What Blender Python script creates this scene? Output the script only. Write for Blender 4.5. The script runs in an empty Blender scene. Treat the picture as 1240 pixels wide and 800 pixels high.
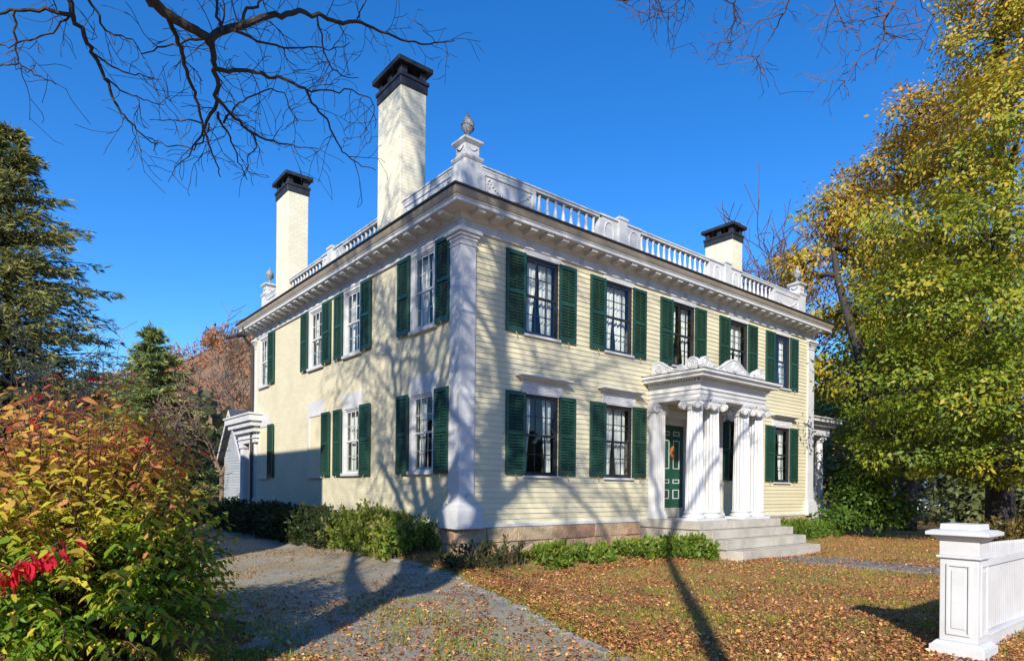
import bpy, math, random
import numpy as np
from mathutils import Vector, Matrix

rng = np.random.default_rng(7)
random.seed(7)
C = bpy.context.scene.collection
S = bpy.context.scene
RAD = math.radians

# ------------------------------------------------------------------ camera
EYE = 1.5
CAM = np.array([-6.8217, -9.9220, EYE])
F_PX, CX, CY = 768.4, 620.0, 591.1          # on the 1240 x 800 photograph

def cam_axes(yaw, roll):
    fwd = np.array([math.sin(yaw), math.cos(yaw), 0.0])
    r0 = np.array([math.cos(yaw), -math.sin(yaw), 0.0]); u0 = np.array([0, 0, 1.0])
    r = r0 * math.cos(roll) + u0 * math.sin(roll)
    u = u0 * math.cos(roll) - r0 * math.sin(roll)
    return r, u, fwd
RIGHT, UP, FWD = cam_axes(RAD(39.23), RAD(0.55))
cd = bpy.data.cameras.new('camera'); cam = bpy.data.objects.new('camera', cd); C.objects.link(cam)
M = Matrix([[RIGHT[i], UP[i], -FWD[i], CAM[i]] for i in range(3)] + [[0, 0, 0, 1]])
cam.matrix_world = M
cd.sensor_width = 36; cd.lens = F_PX / 1240 * 36
cd.shift_x = 0.0; cd.shift_y = (CY - 400) / 1240
cd.clip_start = 0.1; cd.clip_end = 5000
S.camera = cam

def at(px, py, depth):
    """world point seen at photograph pixel (px,py) at a depth along the view axis"""
    return CAM + depth * (FWD + (px - CX) / F_PX * RIGHT - (py - CY) / F_PX * UP)

def on_ground(px, depth):
    p = at(px, CY, depth); return np.array([p[0], p[1], 0.0])

# ------------------------------------------------------------------ sky, sun, exposure
SUN_AZ, SUN_EL = RAD(50.0), RAD(27.0)        # the light travels towards (sin az, cos az)
W = bpy.data.worlds.new('World'); S.world = W; W.use_nodes = True
wt = W.node_tree; wt.nodes.clear()
wo = wt.nodes.new('ShaderNodeOutputWorld'); bg = wt.nodes.new('ShaderNodeBackground')
sky = wt.nodes.new('ShaderNodeTexSky'); sky.sky_type = 'NISHITA'; sky.sun_disc = False
sky.sun_elevation = SUN_EL; sky.sun_rotation = SUN_AZ + math.pi
sky.air_density = 1.0; sky.dust_density = 0.1; sky.ozone_density = 3.5; sky.altitude = 300
hs = wt.nodes.new('ShaderNodeHueSaturation'); hs.inputs['Saturation'].default_value = 1.30
wt.links.new(sky.outputs[0], hs.inputs['Color'])
bg.inputs['Strength'].default_value = 0.14
tintn = wt.nodes.new('ShaderNodeMix'); tintn.data_type = 'RGBA'; tintn.blend_type = 'MULTIPLY'; tintn.inputs[0].default_value = 1
tintn.inputs[7].default_value = (.82, .97, 1.17, 1)
wt.links.new(hs.outputs[0], tintn.inputs[6]); wt.links.new(tintn.outputs[2], bg.inputs[0]); wt.links.new(bg.outputs[0], wo.inputs[0])
sd = bpy.data.lights.new('sun', 'SUN'); sun = bpy.data.objects.new('sun', sd); C.objects.link(sun)
sd.energy = 5.0; sd.angle = RAD(0.55); sd.color = (1.0, 0.93, 0.80)
ldir = Vector((math.sin(SUN_AZ) * math.cos(SUN_EL), math.cos(SUN_AZ) * math.cos(SUN_EL), -math.sin(SUN_EL)))
sun.rotation_euler = ldir.to_track_quat('-Z', 'Y').to_euler(); sun.location = (-20, -20, 30)
vs = S.view_settings; vs.view_transform = 'Standard'; vs.look = 'None'; vs.gamma = 1; vs.use_curve_mapping = False
vs.exposure = 0.47
S.cycles.max_bounces = 6; S.cycles.transparent_max_bounces = 12

# ------------------------------------------------------------------ materials
MATS = {}
def ramp(nt, fac, stops):
    r = nt.nodes.new('ShaderNodeValToRGB'); e = r.color_ramp.elements
    while len(e) < len(stops): e.new(0.5)
    for k, (p, c) in enumerate(stops):
        e[k].position = p; e[k].color = (c[0], c[1], c[2], 1)
    nt.links.new(fac, r.inputs[0]); return r.outputs[0]

def new_mat(name, rough=0.6):
    m = bpy.data.materials.new(name); m.use_nodes = True
    nt = m.node_tree; b = nt.nodes['Principled BSDF']; b.inputs['Roughness'].default_value = rough
    MATS[name] = m
    return m, nt, b

def obj_coord(nt):
    """world position (all meshes keep their true place), for procedural texture"""
    g = nt.nodes.new('ShaderNodeNewGeometry'); return g.outputs['Position']

def noise(nt, vec, scale, detail=4, rough=0.55):
    n = nt.nodes.new('ShaderNodeTexNoise'); n.inputs['Scale'].default_value = scale
    n.inputs['Detail'].default_value = detail; n.inputs['Roughness'].default_value = rough
    nt.links.new(vec, n.inputs['Vector']); return n.outputs[0]

def bump(nt, b, h, strength=0.3, dist=0.02, prev=None):
    n = nt.nodes.new('ShaderNodeBump'); n.inputs['Strength'].default_value = strength
    n.inputs['Distance'].default_value = dist
    nt.links.new(h, n.inputs['Height'])
    if prev is not None: nt.links.new(prev, n.inputs['Normal'])
    nt.links.new(n.outputs[0], b.inputs['Normal']); return n.outputs[0]

def mix(nt, fac, a, bb):
    m = nt.nodes.new('ShaderNodeMix'); m.data_type = 'RGBA'
    for s, v in ((m.inputs[0], fac), (m.inputs[6], a), (m.inputs[7], bb)):
        if isinstance(v, (int, float)): s.default_value = v
        elif isinstance(v, tuple): s.default_value = (v[0], v[1], v[2], 1)
        else: nt.links.new(v, s)
    return m.outputs[2]

def painted(name, c1, c2, scale=1.6, rough=0.55, bs=0.12, fine=60, dirt=None):
    m, nt, b = new_mat(name, rough); p = obj_coord(nt)
    n1 = noise(nt, p, scale, 6, 0.65)
    col = ramp(nt, n1, [(0.32, c2), (0.62, c1)])
    if dirt:
        n3 = noise(nt, p, 7.0, 8, 0.75)
        f = ramp(nt, n3, [(.56, (0, 0, 0)), (.76, (.6, .6, .6))])
        col = mix(nt, f, col, dirt)
    if 'clapboard' in name:
        g = nt.nodes.new('ShaderNodeNewGeometry'); r_ = ramp(nt, g.outputs['Random Per Island'], [(0, (.90, .90, .885)), (.5, (.97, .97, .965)), (1, (1, 1, 1))])
        mu = nt.nodes.new('ShaderNodeMix'); mu.data_type = 'RGBA'; mu.blend_type = 'MULTIPLY'; mu.inputs[0].default_value = 1
        nt.links.new(col, mu.inputs[6]); nt.links.new(r_, mu.inputs[7]); col = mu.outputs[2]
    nt.links.new(col, b.inputs['Base Color'])
    bump(nt, b, noise(nt, p, fine, 3), bs, 0.01)
    return m

painted('white_paint', (.61, .61, .612), (.51, .51, .515), 1.6, .55, .14, 50, (.44, .43, .40))
painted('weathered_white', (.60, .60, .605), (.45, .455, .465), 2.6, .6, .18, 40, (.30, .30, .30))
painted('yellow_clapboard', (.70, .635, .44), (.64, .575, .39), 0.9, .5, .12, 45, (.60, .52, .34))
painted('urn_grey', (.58, .58, .58), (.36, .36, .37), 9.0, .6, .4, 60, (.22, .22, .22))
painted('green_shutter', (.018, .066, .042), (.010, .042, .028), 1.2, .38, .08, 60, (.05, .10, .075))
painted('green_door', (.015, .085, .052), (.011, .065, .040), 2.0, .35, .05)
painted('black_sash', (.018, .018, .022), (.03, .03, .035), 3.0, .45, .05)
painted('black_cap', (.012, .013, .018), (.035, .035, .04), 4.0, .5, .3, 25)
painted('dark_roof', (.05, .048, .05), (.03, .03, .032), 2.0, .7, .3, 30)
painted('gutter_metal', (.030, .024, .020), (.05, .04, .032), 3.0, .5, .1)
painted('tan_moulding', (.36, .31, .245), (.27, .23, .18), 2.0, .6, .1)
painted('interior', (.22, .20, .17), (.16, .15, .13), 1.0, .8, .05)
painted('brass', (.5, .33, .12), (.4, .25, .1), 4.0, .35, .05)
painted('shade_grey_clapboard', (.36, .39, .42), (.29, .32, .35), 1.0, .6, .1)  # bluish-white outbuilding boards greyed: their shade is put into the colour
painted('slate', (.05, .055, .07), (.08, .085, .1), 6.0, .6, .3)
painted('blue_house', (.70, .76, .85), (.6, .66, .76), 1.0, .6, .1)
painted('metal_grey', (.12, .12, .12), (.08, .08, .08), 3, .4, .05)
painted('granite', (.48, .44, .37), (.31, .285, .24), 1.8, .85, .6, 60, (.20, .17, .13))
painted('kerb_stone', (.34, .325, .30), (.22, .21, .19), 6.0, .85, .5, 60, (.20, .15, .08))
painted('flagstone', (.20, .20, .19), (.13, .13, .125), 4.0, .8, .4, 40, (.16, .12, .07))
painted('hill_ground', (.20, .11, .06), (.12, .07, .045), .05, .9, .1, .5)
painted('wreath', (.55, .20, .05), (.38, .12, .03), 12, .7, .4, 60)

def curtain_mat():
    m, nt, b = new_mat('curtain', .9); b.inputs['Base Color'].default_value = (.80, .79, .75, 1)
    return m
curtain_mat()

def brick_mat(name, c1, c2, bw, rh, mortar, strength, big=False, mc=None):
    m, nt, b = new_mat(name, .65); p = obj_coord(nt)
    s = nt.nodes.new('ShaderNodeSeparateXYZ'); nt.links.new(p, s.inputs[0])
    a = nt.nodes.new('ShaderNodeMath'); a.operation = 'ADD'
    nt.links.new(s.outputs[0], a.inputs[0]); nt.links.new(s.outputs[1], a.inputs[1])
    c = nt.nodes.new('ShaderNodeCombineXYZ'); nt.links.new(a.outputs[0], c.inputs[0]); nt.links.new(s.outputs[2], c.inputs[1])
    t = nt.nodes.new('ShaderNodeTexBrick'); t.inputs['Scale'].default_value = 1
    t.inputs['Brick Width'].default_value = bw; t.inputs['Row Height'].default_value = rh
    t.inputs['Mortar Size'].default_value = mortar; t.inputs['Mortar Smooth'].default_value = 0.4
    t.inputs['Bias'].default_value = -0.1
    d = noise(nt, p, 3.0 if big else 6.0, 3)
    va = nt.nodes.new('ShaderNodeVectorMath'); va.operation = 'MULTIPLY_ADD'
    va.inputs[1].default_value = (.05, .05, 0) if big else (.012, .012, 0)
    dn = nt.nodes.new('ShaderNodeCombineXYZ'); nt.links.new(d, dn.inputs[0]); nt.links.new(d, dn.inputs[1])
    nt.links.new(dn.outputs[0], va.inputs[0]); nt.links.new(c.outputs[0], va.inputs[2])
    nt.links.new(va.outputs[0], t.inputs['Vector'])
    t.inputs['Color1'].default_value = (*c1, 1); t.inputs['Color2'].default_value = (*c2, 1)
    mm = mc or tuple(0.93 * v for v in c1)
    t.inputs['Mortar'].default_value = (*mm, 1)
    n1 = noise(nt, p, 1.1, 6, .7)
    f = ramp(nt, n1, [(.35, (.88, .88, .88)), (.65, (1, 1, 1))])
    mu = nt.nodes.new('ShaderNodeMix'); mu.data_type = 'RGBA'; mu.blend_type = 'MULTIPLY'; mu.inputs[0].default_value = 1
    nt.links.new(t.outputs[0], mu.inputs[6]); nt.links.new(f, mu.inputs[7])
    nt.links.new(mu.outputs[2], b.inputs['Base Color'])
    inv = nt.nodes.new('ShaderNodeMath'); inv.operation = 'SUBTRACT'; inv.inputs[0].default_value = 1
    nt.links.new(t.outputs['Fac'], inv.inputs[1])
    nb = bump(nt, b, noise(nt, p, 14 if not big else 9, 5, .7), .5 if big else .35, .03 if big else .014)
    bump(nt, b, inv.outputs[0], strength, .012 if not big else .03, nb)
    return m
brick_mat('painted_brick', (.70, .64, .455), (.65, .59, .41), .21, .074, .007, .5)
brick_mat('chimney_brick', (.80, .745, .57), (.74, .67, .49), .21, .074, .007, .6)
brick_mat('brownstone', (.42, .28, .19), (.55, .41, .26), .95, .26, .014, .9, True, (.42, .34, .24))

def stone_mat():
    m, nt, b = new_mat('fieldstone', .85); p = obj_coord(nt)
    g = nt.nodes.new('ShaderNodeNewGeometry')
    c = ramp(nt, g.outputs['Random Per Island'], [(0, (.34, .21, .14)), (.35, (.46, .31, .20)), (.7, (.55, .42, .27)), (1, (.40, .33, .25))])
    f = ramp(nt, noise(nt, p, 5, 6, .7), [(.3, (.62, .60, .58)), (.7, (1.08, 1.06, 1.02))])
    mu = nt.nodes.new('ShaderNodeMix'); mu.data_type = 'RGBA'; mu.blend_type = 'MULTIPLY'; mu.inputs[0].default_value = 1
    nt.links.new(c, mu.inputs[6]); nt.links.new(f, mu.inputs[7]); nt.links.new(mu.outputs[2], b.inputs['Base Color'])
    bump(nt, b, noise(nt, p, 14, 6, .7), .9, .04)
stone_mat()
def glass_mat():
    m = bpy.data.materials.new('window_glass'); m.use_nodes = True; nt = m.node_tree; nt.nodes.clear()
    o = nt.nodes.new('ShaderNodeOutputMaterial'); mx = nt.nodes.new('ShaderNodeMixShader')
    t = nt.nodes.new('ShaderNodeBsdfTransparent'); t.inputs[0].default_value = (.80, .84, .84, 1)
    g = nt.nodes.new('ShaderNodeBsdfGlossy'); g.inputs['Roughness'].default_value = .02
    lw = nt.nodes.new('ShaderNodeLayerWeight'); lw.inputs[0].default_value = .5
    pw = nt.nodes.new('ShaderNodeMath'); pw.operation = 'POWER'; pw.inputs[1].default_value = 4.0
    nt.links.new(lw.outputs['Facing'], pw.inputs[0])
    f = nt.nodes.new('ShaderNodeMath'); f.operation = 'MULTIPLY_ADD'; f.inputs[1].default_value = .55; f.inputs[2].default_value = .07
    nt.links.new(pw.outputs[0], f.inputs[0])
    bp = nt.nodes.new('ShaderNodeBump'); bp.inputs['Strength'].default_value = .05; bp.inputs['Distance'].default_value = .02
    nt.links.new(noise(nt, obj_coord(nt), 3.5, 2), bp.inputs['Height'])
    nt.links.new(bp.outputs[0], g.inputs['Normal']); 
    nt.links.new(f.outputs[0], mx.inputs[0]); nt.links.new(t.outputs[0], mx.inputs[1]); nt.links.new(g.outputs[0], mx.inputs[2])
    nt.links.new(mx.outputs[0], o.inputs[0]); MATS['window_glass'] = m
glass_mat()

def leaf_mat(name, stops, trans=0.35, rough=.5, spec=.3):
    m = bpy.data.materials.new(name); m.use_nodes = True; nt = m.node_tree
    b = nt.nodes['Principled BSDF']; b.inputs['Roughness'].default_value = rough
    b.inputs['Specular IOR Level'].default_value = spec
    a = nt.nodes.new('ShaderNodeAttribute'); a.attribute_name = 'tint'
    col = ramp(nt, a.outputs['Fac'], stops)
    nt.links.new(col, b.inputs['Base Color'])
    tr = nt.nodes.new('ShaderNodeBsdfTranslucent'); nt.links.new(col, tr.inputs[0])
    mx = nt.nodes.new('ShaderNodeMixShader'); mx.inputs[0].default_value = trans
    o = nt.nodes['Material Output']
    nt.links.new(b.outputs[0], mx.inputs[1]); nt.links.new(tr.outputs[0], mx.inputs[2]); nt.links.new(mx.outputs[0], o.inputs[0])
    MATS[name] = m
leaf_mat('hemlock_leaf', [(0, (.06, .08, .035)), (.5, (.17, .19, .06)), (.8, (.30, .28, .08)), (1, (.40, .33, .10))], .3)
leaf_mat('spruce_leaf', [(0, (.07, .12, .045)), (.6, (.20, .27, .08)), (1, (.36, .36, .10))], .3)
leaf_mat('olive_leaf', [(0, (.06, .06, .018)), (.6, (.14, .11, .03)), (1, (.22, .15, .04))], .3)
leaf_mat('gold_leaf', [(0, (.06, .105, .012)), (.3, (.19, .25, .02)), (.55, (.37, .33, .028)), (.8, (.52, .35, .038)), (1, (.48, .24, .05))], .28)
leaf_mat('shrub_leaf', [(0, (.045, .10, .015)), (.5, (.10, .19, .02)), (1, (.24, .27, .03))], .35)
leaf_mat('yew_leaf', [(0, (.035, .075, .015)), (.5, (.11, .19, .02)), (.85, (.24, .29, .035)), (1, (.36, .28, .11))], .3)
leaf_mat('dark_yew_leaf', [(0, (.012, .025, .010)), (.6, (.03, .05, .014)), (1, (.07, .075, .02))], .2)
leaf_mat('burning_leaf', [(0, (.12, .25, .02)), (.20, (.26, .38, .03)), (.36, (.60, .54, .045)), (.58, (.62, .34, .09)), (.76, (.58, .20, .10)), (.90, (.68, .06, .05)), (1, (.75, .02, .07))], .45, .55, .25)
leaf_mat('litter_leaf', [(0, (.22, .09, .045)), (.3, (.52, .22, .085)), (.55, (.70, .33, .13)), (.75, (.80, .42, .11)), (.93, (.86, .62, .32)), (1, (.88, .58, .03))], .2, .7, .2)
leaf_mat('grass_blade', [(0, (.12, .19, .02)), (.6, (.32, .35, .04)), (1, (.50, .44, .10))], .4)
leaf_mat('autumn_forest', [(0, (.10, .075, .05)), (.3, (.24, .13, .07)), (.6, (.38, .15, .06)), (1, (.42, .22, .09))], .2)
leaf_mat('dark_forest', [(0, (.02, .03, .013)), (.6, (.05, .06, .02)), (1, (.13, .10, .04))], .2)

def bark(name, c1, c2, scale=9):
    m, nt, b = new_mat(name, .85); p = obj_coord(nt)
    n = noise(nt, p, scale, 6, .7); nt.links.new(ramp(nt, n, [(.3, c2), (.7, c1)]), b.inputs['Base Color'])
    bump(nt, b, noise(nt, p, scale * 3, 5), .7, .02)
bark('dark_bark', (.060, .046, .036), (.022, .018, .016))
bark('grey_bark', (.20, .17, .14), (.08, .066, .055))
bark('pale_bark', (.42, .37, .30), (.25, .21, .17))
bark('red_bark', (.15, .075, .05), (.06, .035, .028))
bark('brown_twig', (.22, .15, .10), (.10, .065, .045))

def lawn_mat():
    m, nt, b = new_mat('lawn', .95); p = obj_coord(nt)
    n1 = noise(nt, p, .55, 5, .6); n2 = noise(nt, p, 26, 6, .75); n3 = noise(nt, p, 5, 4)
    litter = ramp(nt, n2, [(.3, (.15, .07, .03)), (.5, (.46, .21, .075)), (.72, (.74, .38, .13))])
    grass = ramp(nt, n2, [(.3, (.11, .13, .02)), (.7, (.36, .33, .07))])
    ad = nt.nodes.new('ShaderNodeMath'); ad.operation = 'MULTIPLY_ADD'; ad.inputs[1].default_value = .45
    nt.links.new(n3, ad.inputs[0]); nt.links.new(n1, ad.inputs[2])
    f = ramp(nt, ad.outputs[0], [(.66, (0, 0, 0)), (.84, (.75, .75, .75))])
    nt.links.new(mix(nt, f, litter, grass), b.inputs['Base Color'])
    bump(nt, b, n2, .9, .05)
lawn_mat()
def gravel_mat():
    m, nt, b = new_mat('gravel', .9); p = obj_coord(nt)
    v = nt.nodes.new('ShaderNodeTexVoronoi'); v.inputs['Scale'].default_value = 85; nt.links.new(p, v.inputs['Vector'])
    s = nt.nodes.new('ShaderNodeSeparateXYZ'); nt.links.new(v.outputs['Color'], s.inputs[0])
    n1 = noise(nt, p, .9, 6, .65); n2 = noise(nt, p, 9, 5, .7)
    g = ramp(nt, s.outputs[0], [(0, (.18, .17, .15)), (.6, (.31, .29, .255)), (1, (.47, .44, .38))])
    lit = ramp(nt, n2, [(.35, (.23, .16, .075)), (.7, (.36, .31, .13))])
    f = ramp(nt, n1, [(.38, (.12, .12, .12)), (.60, (.72, .72, .72))])
    nt.links.new(mix(nt, f, g, lit), b.inputs['Base Color'])
    bump(nt, b, v.outputs['Distance'], .35, .02)
gravel_mat()

# ------------------------------------------------------------------ mesh helpers
class MB:
    def __init__(s, fm=None): s.v = []; s.f = []; s.fm = fm
    def add(s, vs, fs):
        n = len(s.v); s.v += [tuple(s.fm(*p)) if s.fm else tuple(p) for p in vs]; s.f += [tuple(i + n for i in f) for f in fs]
    def box(s, x0, x1, y0, y1, z0, z1):
        s.add([(x0, y0, z0), (x1, y0, z0), (x1, y1, z0), (x0, y1, z0), (x0, y0, z1), (x1, y0, z1), (x1, y1, z1), (x0, y1, z1)],
              [(0, 3, 2, 1), (4, 5, 6, 7), (0, 1, 5, 4), (1, 2, 6, 5), (2, 3, 7, 6), (3, 0, 4, 7)])
    def tbox(s, cx, cy, z0, z1, a0, a1):           # square frustum, half sizes a0 (bottom) a1 (top)
        s.add([(cx - a0, cy - a0, z0), (cx + a0, cy - a0, z0), (cx + a0, cy + a0, z0), (cx - a0, cy + a0, z0),
               (cx - a1, cy - a1, z1), (cx + a1, cy - a1, z1), (cx + a1, cy + a1, z1), (cx - a1, cy + a1, z1)],
              [(0, 3, 2, 1), (4, 5, 6, 7), (0, 1, 5, 4), (1, 2, 6, 5), (2, 3, 7, 6), (3, 0, 4, 7)])
    def prism(s, poly, y0, y1):                    # poly in (x,z), extruded in y
        n = len(poly)
        s.add([(x, y0, z) for x, z in poly] + [(x, y1, z) for x, z in poly],
              [tuple(range(n)), tuple(range(2 * n - 1, n - 1, -1))] + [(i, i + n, (i + 1) % n + n, (i + 1) % n) for i in range(n)])
    def lathe(s, prof, cx, cy, n=16, flute=None):
        vs, fs = [], []
        for (r, z) in prof:
            for k in range(n):
                a = 2 * math.pi * k / n
                rr = r * (1 - flute[1] * abs(math.sin(a * flute[0] / 2)) ** .6) if flute else r
                vs.append((cx + rr * math.cos(a), cy + rr * math.sin(a), z))
        for i in range(len(prof) - 1):
            for k in range(n):
                k2 = (k + 1) % n; fs.append((i * n + k, i * n + k2, (i + 1) * n + k2, (i + 1) * n + k))
        fs.append(tuple(range(n - 1, -1, -1))); fs.append(tuple(range((len(prof) - 1) * n, len(prof) * n)))
        s.add(vs, fs)
    def tube(s, pts, radii, n=6):
        P = np.array(pts, float); m = len(P)
        if m < 2: return
        T = np.gradient(P, axis=0); T /= np.linalg.norm(T, axis=1)[:, None] + 1e-9
        u = np.cross(T[0], (0, 0, 1.0))
        if np.linalg.norm(u) < .1: u = np.cross(T[0], (1.0, 0, 0))
        vs, fs = [], []; ang = np.arange(n) * 2 * np.pi / n
        for i in range(m):
            u = u - T[i] * np.dot(u, T[i]); u /= np.linalg.norm(u) + 1e-9; w = np.cross(T[i], u)
            ring = P[i] + radii[i] * (np.cos(ang)[:, None] * u + np.sin(ang)[:, None] * w); vs += [tuple(q) for q in ring]
        for i in range(m - 1):
            for k in range(n):
                k2 = (k + 1) % n; fs.append((i * n + k, i * n + k2, (i + 1) * n + k2, (i + 1) * n + k))
        fs.append(tuple(range(n - 1, -1, -1))); fs.append(tuple(range((m - 1) * n, m * n)))
        s.add(vs, fs)
    def disc_spiral(s, c, e1, e2, nrm, r, th, turns=2.0, rt=.012):
        """a volute: a thick disc with a raised spiral on its face; e1,e2 span the disc"""
        c, e1, e2, nrm = [np.array(q, float) for q in (c, e1, e2, nrm)]
        n = 18; a = np.arange(n) * 2 * np.pi / n
        r0 = c[None] + r * (np.cos(a)[:, None] * e1 + np.sin(a)[:, None] * e2)
        vs = [tuple(q) for q in r0 - nrm * th / 2] + [tuple(q) for q in r0 + nrm * th / 2]
        s.add(vs, [tuple(range(n)), tuple(range(2 * n - 1, n - 1, -1))] + [(i, i + n, (i + 1) % n + n, (i + 1) % n) for i in range(n)])
        k = int(14 * turns); t = np.linspace(0, 1, k); rr = r * (1 - .85 * t); aa = t * turns * 2 * np.pi
        for sg in (1, -1):
            pts = c + nrm * sg * th / 2 + (rr * np.cos(aa))[:, None] * e1 + (rr * np.sin(aa))[:, None] * e2
            s.tube(pts, [rt * (1 - .4 * q) for q in t], 5)
    def build(s, name, mat, parent=None, loc=(0, 0, 0), smooth=False, bevel=0):
        me = bpy.data.meshes.new(name); me.from_pydata(s.v, [], s.f); me.update()
        return link(name, me, mat, parent, loc, smooth, bevel)

WL = {}
def link(name, me, mat, parent=None, loc=(0, 0, 0), smooth=False, bevel=0):
    if mat and not me.materials: me.materials.append(MATS[mat])
    if smooth:
        me.polygons.foreach_set('use_smooth', [True] * len(me.polygons))
    o = bpy.data.objects.new(name, me); C.objects.link(o)
    loc = Vector(loc); WL[o.name] = loc.copy()
    if parent is not None:
        o.parent = parent; loc = loc - WL[parent.name]
    o.location = loc
    if bevel:
        b = o.modifiers.new('bevel', 'BEVEL'); b.width = bevel; b.segments = 2; b.limit_method = 'ANGLE'; b.angle_limit = RAD(40)
    return o

def tag(o, label=None, cat=None, group=None, kind=None):
    if label: o['label'] = label
    if cat: o['category'] = cat
    if group: o['group'] = group
    if kind: o['kind'] = kind
    return o

def thing(name, label, cat, loc, group=None):
    o = bpy.data.objects.new(name, None); C.objects.link(o); o.location = loc; WL[o.name] = Vector(loc)
    o.empty_display_size = .2
    return tag(o, label, cat, group)

def np_mesh(name, V, Fc, mat, tint=None, parent=None, loc=(0, 0, 0)):
    me = bpy.data.meshes.new(name); V = np.asarray(V, np.float32); Fc = np.asarray(Fc, np.int32)
    k = Fc.shape[1]; me.vertices.add(len(V)); me.vertices.foreach_set('co', V.ravel())
    me.loops.add(Fc.size); me.loops.foreach_set('vertex_index', Fc.ravel())
    me.polygons.add(len(Fc)); me.polygons.foreach_set('loop_start', np.arange(0, Fc.size, k, dtype=np.int32))
    me.update(calc_edges=True)
    if tint is not None:
        a = me.attributes.new('tint', 'FLOAT', 'FACE'); a.data.foreach_set('value', np.clip(np.asarray(tint, np.float32), 0, 1))
    return link(name, me, mat, parent, loc)

def unit(a): return a / (np.linalg.norm(a, axis=-1, keepdims=True) + 1e-9)

def leaves(P, D, L, Wd, fold=.25, roll=None):
    """one bent rhombic leaf per point: P base, D direction, L length, Wd half width"""
    n = len(P); D = unit(D)
    r = rng.normal(size=(n, 3)) if roll is None else roll
    side = unit(np.cross(D, r)); nrm = np.cross(side, D)
    L = np.broadcast_to(L, n)[:, None]; Wd = np.broadcast_to(Wd, n)[:, None]
    V = np.stack([P, P + D * L * .45 + side * Wd + nrm * Wd * fold, P + D * L, P + D * L * .45 - side * Wd + nrm * Wd * fold], 1)
    F4 = np.arange(4 * n).reshape(n, 4)
    return V.reshape(-1, 3), F4

def leaves6(P, D, L, Wd, fold=.25, roll=None, curl=.12):
    """six-cornered, pointed oval leaves with a curl"""
    n = len(P); D = unit(D)
    r = rng.normal(size=(n, 3)) if roll is None else roll
    side = unit(np.cross(D, r)); nrm = np.cross(side, D)
    L = np.broadcast_to(L, n)[:, None]; Wd = np.broadcast_to(Wd, n)[:, None]
    f = nrm * Wd * fold; c = nrm * L * curl
    V = np.stack([P, P + D * L * .3 + side * Wd * .9 + f + c * .3, P + D * L * .66 + side * Wd * .75 + f, P + D * L - c, P + D * L * .66 - side * Wd * .75 + f, P + D * L * .3 - side * Wd * .9 + f + c * .3], 1)
    return V.reshape(-1, 3), np.arange(6 * n).reshape(n, 6)

# ------------------------------------------------------------------ terrain
HX0, HX1, HY0, HY1 = 0.0, 13.95, 0.0, 12.3
def terrain(x, y):
    x = np.asarray(x, float); y = np.asarray(y, float)
    dx = np.maximum(np.maximum(HX0 - x, x - HX1), 0); dy = np.maximum(np.maximum(HY0 - y, y - HY1), 0)
    d = np.hypot(dx, dy)
    z = .24 * np.exp(-(d / 1.3) ** 2)
    z = z + .018 * np.sin(x * .9 + 1.3) * np.sin(y * .8) + .012 * np.sin(x * 2.1 + y * 1.7)
    far = np.clip((np.hypot(x, y - 5) - 30) / 60, 0, 1)
    return z + far * .6
def patch(x, y, s=1.0, ph=0.0):
    return (np.sin(x * 1.3 * s + ph) * np.sin(y * 1.7 * s + 1.1 + ph) + .6 * np.sin(x * 3.1 * s + y * 2.3 * s + ph) + .4 * np.sin(x * 6.7 * s - y * 5.1 * s + 2 * ph)) / 2

gx = np.unique(np.concatenate([np.arange(-14, 30, .3), np.linspace(-1500, -14, 26), np.linspace(30, 1500, 26)]))
gy = np.unique(np.concatenate([np.arange(-14, 30, .3), np.linspace(-1500, -14, 26), np.linspace(30, 1500, 26)]))
X, Y = np.meshgrid(gx, gy); nx, ny = len(gx), len(gy)
idx = np.arange(nx * ny).reshape(ny, nx)
Fg = np.stack([idx[:-1, :-1], idx[:-1, 1:], idx[1:, 1:], idx[1:, :-1]], -1).reshape(-1, 4)
g = np_mesh('ground', np.stack([X, Y, terrain(X, Y)], -1).reshape(-1, 3), Fg, 'lawn'); tag(g, kind='structure')

# driveway: right edge follows the kerb, sheet laid on the terrain
DR = np.array([(-3.6, -14), (-3.1, -8.5), (-2.5, -6.3), (-2.25, -5.3), (-1.5, -3.2), (-1.02, -1.3), (-1.0, 1.0), (-1.05, 3), (-1.1, 8), (-1.1, 14), (-.9, 22), (0, 30)])
DL = np.array([(-9.5, -14), (-8.2, -8.5), (-5.7, -6.3), (-5.25, -5.3), (-4.85, -3.2), (-4.65, -1.3), (-4.6, 1.0), (-4.6, 3), (-4.5, 8), (-4.3, 14), (-4.2, 22), (-3.5, 30)])
def dens(A, n):
    t = np.concatenate([[0], np.cumsum(np.linalg.norm(np.diff(A, axis=0), axis=1))]); q = np.linspace(0, t[-1], n)
    return np.stack([np.interp(q, t, A[:, 0]), np.interp(q, t, A[:, 1])], 1)
nr, ncol = 180, 22
a = dens(DR, nr); b_ = dens(DL, nr)
jit = .10 * np.sin(np.arange(nr) * 1.9) + .08 * rng.normal(size=nr)
b_[:, 0] += jit; a[:, 0] += .03 * rng.normal(size=nr)
T = np.linspace(0, 1, ncol)[None, :, None]; G = a[:, None] * (1 - T) + b_[:, None] * T
zz = terrain(G[..., 0], G[..., 1]) + .022
idx = np.arange(nr * ncol).reshape(nr, ncol)
Fd = np.stack([idx[:-1, :-1], idx[1:, :-1], idx[1:, 1:], idx[:-1, 1:]], -1).reshape(-1, 4)
tag(np_mesh('driveway', np.concatenate([G, zz[..., None]], -1).reshape(-1, 3), Fd, 'gravel'), kind='structure')

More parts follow.
